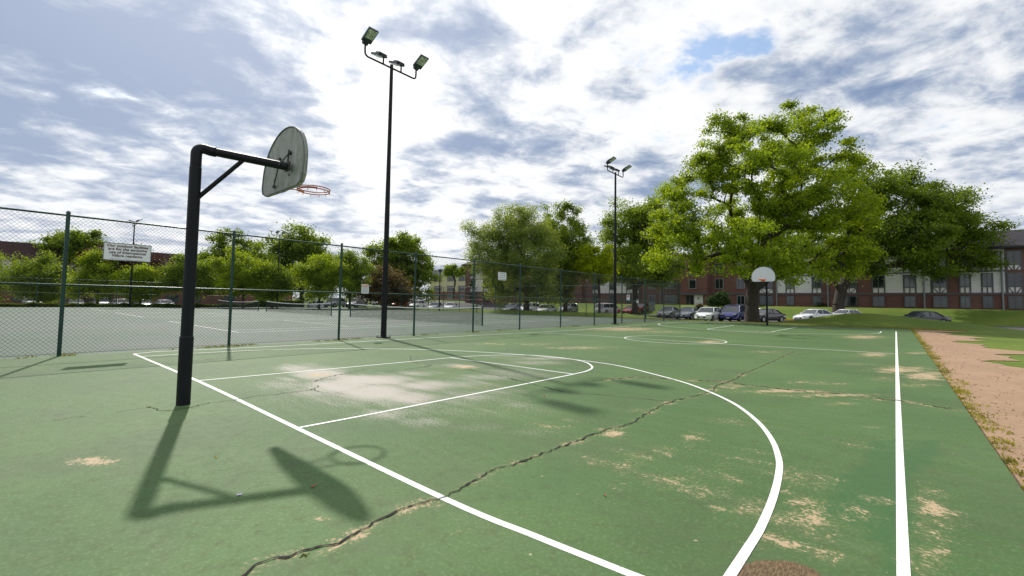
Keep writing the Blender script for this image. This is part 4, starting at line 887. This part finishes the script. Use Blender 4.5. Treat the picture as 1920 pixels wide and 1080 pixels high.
def block(name,label,u0,u1,Y,wins,white,brickpan,roof='roof',rooftop=11.6,depth=13.,pipes=(),origin=None,mansard=True,eave=EAVE):
    x0,x1=XY(u0,Y),XY(u1,Y); r=empty(name,((x0+x1)/2,Y,Z_B),0,label,'building'); ox=(x0+x1)/2
    def X(u): return XY(u,Y)-ox
    a,b=x0-ox,x1-ox
    mb=MB(); mb.box(a,b,0,depth,-2.,eave-Z_B); mb.build('wall',M['brick'],r)
    # roof: overhanging eave and steep mansard
    mb=MB(); o=.7; ze=eave-Z_B; zr=rooftop-Z_B
    if mansard:
        mb.add([(a-o,-o,ze+.005),(b+o,-o,ze+.005),(b+o,depth+o,ze+.005),(a-o,depth+o,ze+.005),(a-o,-o,ze+.25),(b+o,-o,ze+.25),(b+o,depth+o,ze+.25),(a-o,depth+o,ze+.25),(a+2.2,2.4,zr),(b-2.2,2.4,zr),(b-2.2,depth-2.4,zr),(a+2.2,depth-2.4,zr)],
           [(3,2,1,0),(0,1,5,4),(1,2,6,5),(2,3,7,6),(3,0,4,7),(4,5,9,8),(5,6,10,9),(6,7,11,10),(7,4,8,11),(8,9,10,11)])
    else: mb.box(a-.15,b+.15,-.15,depth+.15,ze+.005,ze+.35)
    mb.build('roof',M[roof],r)
    for (p,q) in white:
        mb=MB(); mb.box(X(p),X(q),-.05,-.002,Z_BELT1-Z_B+.003,ze-.01); mb.build('stucco_panel',M['stucco'],r)
        mb=MB()
        for xx in (X(p),X(q)): mb.box(xx-.09,xx+.09,-.10,-.052,Z_BELT1-Z_B+.005,ze-.03)
        for z in (6.15,): mb.box(X(p)+.095,X(q)-.095,-.095,-.053,z-Z_B,z-Z_B+.18)
        mb.build('timber_trim',M['trim'],r)
    if white or brickpan:
        mb=MB(); mb.box(a,b,-.12,-.001,Z_BELT0-Z_B,Z_BELT1-Z_B); mb.build('belt_course',M['trim'],r)
    rg=random.Random(int(u0))
    for (p,q,kind) in wins:
        x_0,x_1=X(p),X(q); fl=[(1.5,3.05),(4.2,5.98),(6.95,8.72)]
        if 'g' in kind: fl=fl[:1]
        if 'u' in kind: fl=fl[1:]
        for k,(z0,z1) in enumerate(fl):
            if 'r' in kind: fr='winframelt'
            else: fr='winframe'
            w=x_1-x_0; yoff=-.055 if white else -.003
            window(r,x_0,x_1,z0-Z_B,z1-Z_B,yoff-.05,fr,'curtain' if rg.random()<.45 else 'glassdark',1 if w<2.2 else 2)
            if z0>4 and white:      # half-timbered apron under the window
                mb=MB(); za,zb=(Z_BELT1-Z_B+.006,4.19-Z_B) if z0<5 else (6.34-Z_B,6.94-Z_B)
                mb.box(x_0,x_1,-.062,-.053,za,zb); ap=mb.build('apron_panel',M['stucco'],r)
                mb=MB(); t=.05
                for xx in (x_0,x_1): mb.box(xx-.08,xx+.08,-.115,-.063,za,z1-Z_B)
                xm=(x_0+x_1)/2; mb.box(xm-.06,xm+.06,-.11,-.064,za,zb)
                if 'x' in kind:
                    for s in (-1,1):
                        xa=xm+s*.1; xb=xm+s*(w/2-.1); mb.add([(xa,-.108,za),(xa+s*.16,-.108,za),(xb,-.108,zb-.12),(xb,-.108,zb),(xa,-.064,za),(xa+s*.16,-.064,za),(xb,-.064,zb-.12),(xb,-.064,zb)],[(0,1,2,3),(7,6,5,4),(0,3,7,4),(1,5,6,2)])
                mb.build('timber_trim',M['trim'],ap)
    for u in pipes:
        mb=MB(); x=X(u); mb.tube([(x,-.22,.0-.3),(x,-.22,eave-Z_B-.25)],.10,8); mb.build('downspout',M['pipe'],r,True)
    return r,X,ox
Y0=80.
block('apartment_block','long half timbered white and brick apartment block right of the huge maple trunk',1419,2060,Y0,
  [(1424,1450,'x'),(1474.5,1489.5,''),(1523.5,1541,''),(1579,1606.5,'x'),(1636,1659,''),(1695.5,1717.5,''),(1749,1777,'x'),(1800,1820,''),(1842,1862,''),(1890,1918,'x'),(1950,1975,'')],
  [(1456,1541.5),(1636,1747),(1800,1888),(1950,2058)],True,pipes=(1457,1553,1733,1880))
block('apartment_block','plain brick apartment wing between the entrance tower and the huge maple trunk',1326,1418.5,Y0-.6,[(1382,1397,'r'),(1341,1357,'r')],[],True)
block('apartment_block','red brick apartment wing seen through the fence corner left of the entrance',1178+25,1273,Y0-.6,[(1217,1229.5,'r'),(1247,1270.5,'r')],[],True,pipes=(1239,))
block('apartment_block','half timbered apartment wing with braces behind the far light pole',1091,1202,Y0,[(1111,1122,'x'),(1143,1153,''),(1175,1198,'x')],[(1122,1143),(1153,1175)],True,rooftop=12.)
block('apartment_block','brick and white apartment wing half hidden behind the feathery tree',952,1090.5,Y0-1,[(975,990,'x'),(1010,1022,''),(1050,1066,'x')],[(990,1010),(1022,1048)],True)
block('apartment_block','brick apartment end with white bays at the left of the feathery tree',872,935,66.,[(881,891,'x'),(906,916,'x')],[(891,906)],True,depth=10.,eave=9.3,rooftop=11.2)
# entrance tower
def tower():
    Y=Y0-3; r,X,ox=block('entrance_tower','three storey brick entrance tower with glass door and white panel',1274,1326,Y,[],[],True,mansard=False,eave=9.9,depth=10)
    for z0,z1 in ((4.15,5.75),(6.55,8.15)): window(r,X(1292),X(1306),z0-Z_B,z1-Z_B,-.06,'winframelt','glassdark',0)
    mb=MB(); mb.box(X(1281),X(1323),-.5,-.13,3.1-Z_B,3.28-Z_B); mb.build('canopy',M['trim'],r)
    mb=MB(); mb.box(X(1286),X(1301),-.10,-.02,.15,1.86); dr=mb.build('door',M['winframe'],r)
    mb=MB(); mb.box(X(1287.5),X(1293),-.13,-.105,.3,1.75); mb.box(X(1294.5),X(1300),-.13,-.105,.3,1.75); mb.build('pane',M['glassdark'],dr)
    mb=MB(); mb.box(X(1302),X(1318),-.10,-.02,.1,1.9); pn=mb.build('white_panel',M['stucco'],r)
    mb=MB(); mb.tube([(X(1310),-.16,1.25),(X(1310),-.24,1.35),(X(1310),-.16,1.55)],[.07,.12,.03],8); mb.build('wall_lamp',M['black'],pn)
    mb=MB(); mb.box(X(1282),X(1322),-2.2,-.52,-.2,-.0); mb.build('doorstep',M['concrete'],r)
tower()
def cream():
    Y=125.; x0,x1=XY(806,Y),XY(884,Y); zf=lambda v,u=845:float(onY(u,v,Y)[2]); ox=(x0+x1)/2
    r=empty('apartment_building',(ox,Y,0),0,'distant cream sided building with grey roof and shuttered windows','building')
    a,b=x0-ox,x1-ox; zb=zf(547); ze=zf(517); zr=zf(504)
    mb=MB(); mb.box(a,b,0,12,-1,zb); mb.build('brick_base',M['brick'],r)
    mb=MB(); mb.box(a,b,-.06,12,zb+.003,ze); mb.build('wall',M['cream'],r)
    mb=MB(); o=.5; mb.add([(a-o,-o,ze+.004),(b+o,-o,ze+.004),(b+o,12.5,ze+.004),(a-o,12.5,ze+.004),(a+.5,1.2,zr),(b-.5,1.2,zr),(b-.5,11,zr),(a+.5,11,zr)],[(3,2,1,0),(0,1,5,4),(1,2,6,5),(2,3,7,6),(3,0,4,7),(4,5,6,7)]); mb.build('roof',M['roofgrey'],r)
    for p,q in ((840,851),(861,871),(815,826)):
        for v0,v1 in ((518.5,528),(535.5,546.5)):
            window(r,XY(p,Y)-ox,XY(q,Y)-ox,zf(v1),zf(v0),-.07,'stuccotrim','glassdark',1)
            mb=MB(); w=.7; mb.box(XY(p,Y)-ox-w,XY(p,Y)-ox-.05,-.12,-.065,zf(v1),zf(v0)); mb.box(XY(q,Y)-ox+.05,XY(q,Y)-ox+w,-.12,-.065,zf(v1),zf(v0)); mb.build('shutter',M['winframe'],r)
        window(r,XY(p,Y)-ox,XY(q,Y)-ox,zf(559),zf(551),-.02,'winframelt','curtain',1)
M['stuccotrim']=mat('white_window_frame',(.5,.5,.46),.6)
cream()
def west():
    X=-117.; r=empty('apartment_building',(X,20,0),0,'long low apartment building with dark brown roof behind the facilities sign','building')
    y0,y1=-95.,38.; zg=-1.1; zb=2.35; ze=8.0; oy=20
    mb=MB(); mb.box(-12,0,y0-oy,y1-oy,zg,zb); mb.build('brick_base',M['brick'],r)
    mb=MB(); mb.box(-12,.05,y0-oy,y1-oy,zb+.003,ze); mb.build('wall',M['brick2'],r)
    mb=MB(); o=.8; a,b=y0-oy,y1-oy; mb.add([(-12-o,a-o,ze+.004),(o,a-o,ze+.004),(o,b+o,ze+.004),(-12-o,b+o,ze+.004),(-10,a+2,11.2),(-1.2,a+1,11.2),(-1.2,b-1,11.2),(-10,b-2,11.2)],[(3,2,1,0),(0,1,5,4),(1,2,6,5),(2,3,7,6),(3,0,4,7),(4,5,6,7)]); mb.build('roof',M['roofbrown'],r)
    rg=random.Random(2); y=36.8
    while y>-92:
        k=rg.choice([0,1])
        mb=MB(); mb.box(.052,.09,y-7.2-oy,y-3.4-oy,zb+.2,ze-.02); mb.build('stucco_panel',M['stuccow'],r)
        for (ya,yb) in ((y-3.0,y-.6),(y-10.2,y-7.8)):
            for z0,z1 in ((.1,1.7),(3.2,5.0),(5.9,7.7)):
                window(r,ya-oy,yb-oy,z0,z1,.06,'winframe','glassdark' if rg.random()<.6 else 'curtain',1,face='X')
        y-=11.4
west()
def gable_house():
    g=D(478,560,128); r=empty('house',(g[0],g[1],-.9),0,'brown gabled roof peeking between trees left of the second tall fence post','house')
    mb=MB(); mb.box(-6,6,-8,8,0,9.5); mb.build('wall',M['brick2'],r)
    mb=MB(); mb.add([(-6.6,-8.6,9.5),(6.6,-8.6,9.5),(6.6,8.6,9.5),(-6.6,8.6,9.5),(-6.6,0,14.5),(6.6,0,14.5)],[(0,1,5,4),(2,3,4,5),(0,4,3),(1,2,5),(3,2,1,0)]); mb.build('roof',M['roofbrown'],r)
    for yy in (-5,-1.5,2,5):
        for z in (2.,5.3): window(r,yy-.6,yy+.6,z,z+1.5,6.01,'winframe','glassdark',1,face='X')
gable_house()

# ------------------------------------------------------------------ cars
def loft(mb,rings,cap=True):
    n=len(rings[0]); vs=[p for r in rings for p in r]; fs=[]
    for i in range(len(rings)-1):
        for k in range(n-1): fs.append((i*n+k,i*n+k+1,(i+1)*n+k+1,(i+1)*n+k))
    if cap: fs.append(tuple(range(n-1,-1,-1))); m=(len(rings)-1)*n; fs.append(tuple(m+k for k in range(n)))
    mb.add(vs,fs)
CARS={ # L, W, H, hood z, belt z, (windscreen base x, roof front, roof rear, rear base) fractions from front
 'sedan':(4.75,1.80,1.45,.84,.93,(.30,.43,.68,.86),1.0),
 'hatch':(4.20,1.78,1.50,.86,.95,(.27,.40,.83,.97),.95),
 'suv':(4.60,1.85,1.68,1.0,1.05,(.26,.37,.84,.97),1.05),
 'minivan':(5.0,1.95,1.76,1.0,1.03,(.19,.34,.90,.985),1.03)}
def carpaint(name,c,metal=.3):
    return mat(name,c,.28,metal,coat=.6)
def make_car(kind,paint,glass='carglass'):
    L,Wd,Ht,hz,bz,(wb,rf,rr_,rb),_=CARS[kind]; r=empty('parked_car',(0,0,0)); w=Wd/2
    X=lambda f:L/2-f*L     # front is +x
    zs=[(0.0,.55,.62),(.02,.62,.82),(.08,hz-.1,.93),(.16,hz-.03,.98),(wb,bz-.01,1.),(.5,bz+.01,1.),(rr_,bz+.02,1.),(rb-.01 if kind!='sedan' else rb,bz+.02,.98),(.985,bz-.06 if kind!='sedan' else bz-.08,.93),(1.,bz-.28,.82)]
    rings=[]
    for f,zt,wf in zs:
        x=X(f); ww=w*wf; b=.22 if .03<f<.97 else .32
        rings.append([(x,-ww*.92,b),(x,-ww,.38),(x,-ww,zt*.62),(x,-ww*.985,zt*.85),(x,-ww*.93,zt),(x,-ww*.6,zt+.02),(x,0,zt+.035),(x,ww*.6,zt+.02),(x,ww*.93,zt),(x,ww*.985,zt*.85),(x,ww,zt*.62),(x,ww,.38),(x,ww*.92,b),(x,-ww*.92,b)])
    mb=MB(); loft(mb,rings)
    # roof skin and pillars
    wr=w*.74; zr=Ht-.02; x1,x2=X(rf),X(rr_)
    rg=[]
    for t in np.linspace(0,1,6):
        x=x1*(1-t)+x2*t; c=.045*math.sin(math.pi*min(1,max(0,t*.9+.05))); rg.append([(x,-wr,zr-.07+c*.4),(x,-wr*.85,zr-.02+c),(x,0,zr+c),(x,wr*.85,zr-.02+c),(x,wr,zr-.07+c*.4),(x,wr*.9,zr-.09),(x,-wr*.9,zr-.09),(x,-wr,zr-.07+c*.4)])
    loft(mb,rg)
    wbt=w*.93
    for s in (-1,1):
        for (xa,za,xb_,zb_,t) in [(X(wb)-.05,bz,x1,zr-.06,.035),((x1+x2)/2+.05,bz,(x1+x2)/2,zr-.08,.03),(X(rb)+.12,bz,x2,zr-.06,.06 if kind!='minivan' else .04)]:
            mb.tube([(xa,s*(wbt-.01),za),(xb_,s*(wr-.0),zb_)],t,6)
    body=mb.build('body',paint,r,True)
    # glass house
    mb=MB(); xs=[X(wb),x1,x2,X(rb)]; g=[]
    for x,z,ww in [(xs[0],bz+.01,wbt*.97),(xs[1],zr-.08,wr*.97),(xs[2],zr-.08,wr*.97),(xs[3],bz+.01,wbt*.95)]:
        g.append((x,z,ww))
    v=[]
    for (x,z,ww) in g: v+=[(x,-ww,z),(x,ww,z)]
    b0=[(x,-wbt*.97,bz-.02) for x in (xs[0],xs[1],xs[2],xs[3])]; b1=[(x,wbt*.97,bz-.02) for x in (xs[0],xs[1],xs[2],xs[3])]
    V=v+b0+b1   # 0..7 top, 8..11 low -y, 12..15 low +y
    mb.add(V,[(1,0,2,3),(3,2,4,5),(5,4,6,7),(8,9,2,0),(9,10,4,2),(10,11,6,4),(13,12,1,3),(14,13,3,5),(15,14,5,7)])
    mb.build('windows',M[glass],r)
    # wheels
    R=.33 if kind in('sedan','hatch') else .36
    for fx_ in (.175,.80):
        for s in (-1,1):
            x=X(fx_); mb=MB(); mb.tube([(x,s*(w-.24),R),(x,s*(w-.03),R),(x,s*(w+.008),R)],[R,R,R*.93],20); wh=mb.build('wheel',M['tyre'],r,True)
            mb=MB(); mb.tube([(x,s*(w+.0),R),(x,s*(w+.016),R)],R*.62,14)
            mb.build('rim',M['alloy'],wh)
            mb=MB(); n=14; q=[(x+(R+.07)*math.cos(math.pi*k/n),s*(w+.004),R+(R+.07)*math.sin(math.pi*k/n)) for k in range(n+1)]+[(x+(R+.02)*math.cos(math.pi*k/n),s*(w+.004),R+(R+.02)*math.sin(math.pi*k/n)) for k in range(n,-1,-1)]
            q2=[(a,b-s*.02,c) for a,b,c in q]; m_=len(q); mb.add(q+q2,[(k,k+1,m_-2-k,m_-1-k) for k in range(n)]+[(m_+k,m_+k+1,k+1,k) for k in range(n)]); mb.build('wheel_arch',M['tyre'],r)
    for s in (-1,1):
        mb=MB(); x=X(.03); mb.box(x-.28,x+.075,s*w*.60-.14,s*w*.60+.14,hz-.26,hz-.12); mb.build('headlight',M['lampclear'],r)
        mb=MB(); x=X(.985); mb.box(x-.055,x+.1,s*w*.74-.11,s*w*.74+.11,bz-.22,bz-.05); mb.build('taillight',M['lampred'],r)
        mb=MB(); x=X(wb)-.25; mb.box(x-.07,x+.07,s*(w+.09)-.09,s*(w+.09)+.06,bz-.02,bz+.13); mb.build('mirror',paint,r)
    mb=MB(); x=X(.0); mb.box(x-.05,x+.012,-w*.5,w*.5,.42,.56); mb.build('grille',M['tyre'],r)
    mb=MB(); mb.box(x+.013,x+.022,-.16,.16,.40,.51); mb.build('number_plate',M['plate'],r)
    mb=MB(); mb.box(X(.4),X(.42),-w*.4,-w*.38,zr,zr+.02); 
    return r
PA={'white':carpaint('car_white',(.78,.80,.83),0),'silver':carpaint('car_silver',(.33,.35,.37),.5),'grey':carpaint('car_grey',(.15,.17,.2),.4),'blue':carpaint('car_blue',(.012,.02,.16),.3),'dark':carpaint('car_dark',(.02,.023,.028),.3),'red':carpaint('car_red',(.38,.02,.02),.1),'navy':carpaint('car_navy',(.02,.03,.07),.3),'taupe':carpaint('car_taupe',(.08,.075,.08),.3),'maroon':carpaint('car_maroon',(.16,.015,.02),.2)}
PR={}
def place_car(kind,col,u,dep,head,label,group='cars parked in the lot beyond the courts',z=None):
    """head: heading angle in degrees, direction the front points, from +X anticlockwise"""
    k=(kind,col)
    if k not in PR: PR[k]=make_car(kind,PA[col]); o=PR[k]
    else: o=copy_tree(PR[k])
    p=D(u,580,dep); o.location=(p[0],p[1],float(H(p[0],p[1]))+.035 if z is None else z); o.rotation_euler=(0,0,rad(head)); tag(o,label,'car',group)
NB='cars parked in the lot beyond the courts'
place_car('hatch','white',1329,46.5,-92,'white hatchback parked beside the dark blue minivan')
place_car('minivan','blue',1377,47,-90,'dark blue minivan parked left of the huge maple trunk')
place_car('sedan','taupe',1434,47,-112,'dark taupe sedan half hidden behind the huge maple trunk')
place_car('sedan','grey',1291,52.5,-90,'grey sedan parked left of the white hatchback')
place_car('sedan','silver',1254,58,-88,'silver sedan behind the fence corner posts')
place_car('sedan','white',1527,49,-122,'white sedan nearest the yellow kerb, right of the distant hoop')
place_car('sedan','white',1586,54,-122,'white sedan whose roof shows above the grassy mound')
place_car('sedan','dark',1727,46,-138,'dark estate car half sunk behind the mound at the right')
place_car('sedan','red',1184,72,-85,'red sedan below the tiny white sign')
place_car('sedan','maroon',1203,76,-85,'dark red car beside the red sedan')
place_car('minivan','white',1140,72,80,'white van seen between the far light pole and a fence post')
place_car('suv','silver',1066,74,-80,'silver car partly behind a tree trunk')
place_car('sedan','white',1024,63,-75,'white sedan right of the feathery tree trunk')
place_car('suv','white',993,66,-75,'white estate car behind the feathery tree trunk')
place_car('sedan','dark',962,66,-78,'dark grey sedan left of the feathery tree')
place_car('sedan','white',846,80,-60,'white car farthest right of the group behind the nearest tennis net')
place_car('sedan','silver',816,78,-60,'silver white car behind the nearest tennis net')
place_car('hatch','white',780,74,-60,'white hatchback right of the near light pole behind the net')
place_car('sedan','red',749,76,-62,'red car right behind the near light pole')
place_car('suv','white',716,78,-62,'white estate car left of the near light pole')
place_car('sedan','navy',668,76,-62,'navy car behind the left end of the nearest tennis net')
place_car('suv','silver',628,78,-62,'silver car just behind the second tall fence post')
WG='cars parked beyond the hedge'
for u,dep,k,c,lab in [(186,66,'suv','grey','grey car beyond the hedge left of the facilities sign'),(229,66,'hatch','white','white hatchback beyond the hedge below the sign'),(268,68,'sedan','silver','silver car beyond the hedge right of the distant floodlight pole'),(308,70,'sedan','white','white car beyond the hedge left of the hoop pole'),(140,66,'sedan','dark','dark car beyond the hedge at the left edge'),(60,66,'suv','white','white estate car beyond the hedge at the far left'),(595,84,'suv','white','small white car far behind the middle tennis net')]:
    place_car(k,c,u,dep,4,lab,WG)
# yellow kerb by the lot
a=G(1456,599,-.3);b=G(1497,600.5,-.3); t=(b-a)[:2]/np.linalg.norm((b-a)[:2]); n=np.array([-t[1],t[0]])
mb=MB(); z=float(H(a[0],a[1])); p=[a[:2]-t*.2,b[:2]+t*1.5,b[:2]+t*1.5+n*.3,a[:2]-t*.2+n*.3]
mb.add([(*q,z+zz) for zz in (0,.17) for q in p],[(0,3,2,1),(4,5,6,7),(0,1,5,4),(1,2,6,5),(2,3,7,6),(3,0,4,7)])
tag(mb.build('kerb',M['yellow']),kind='structure')
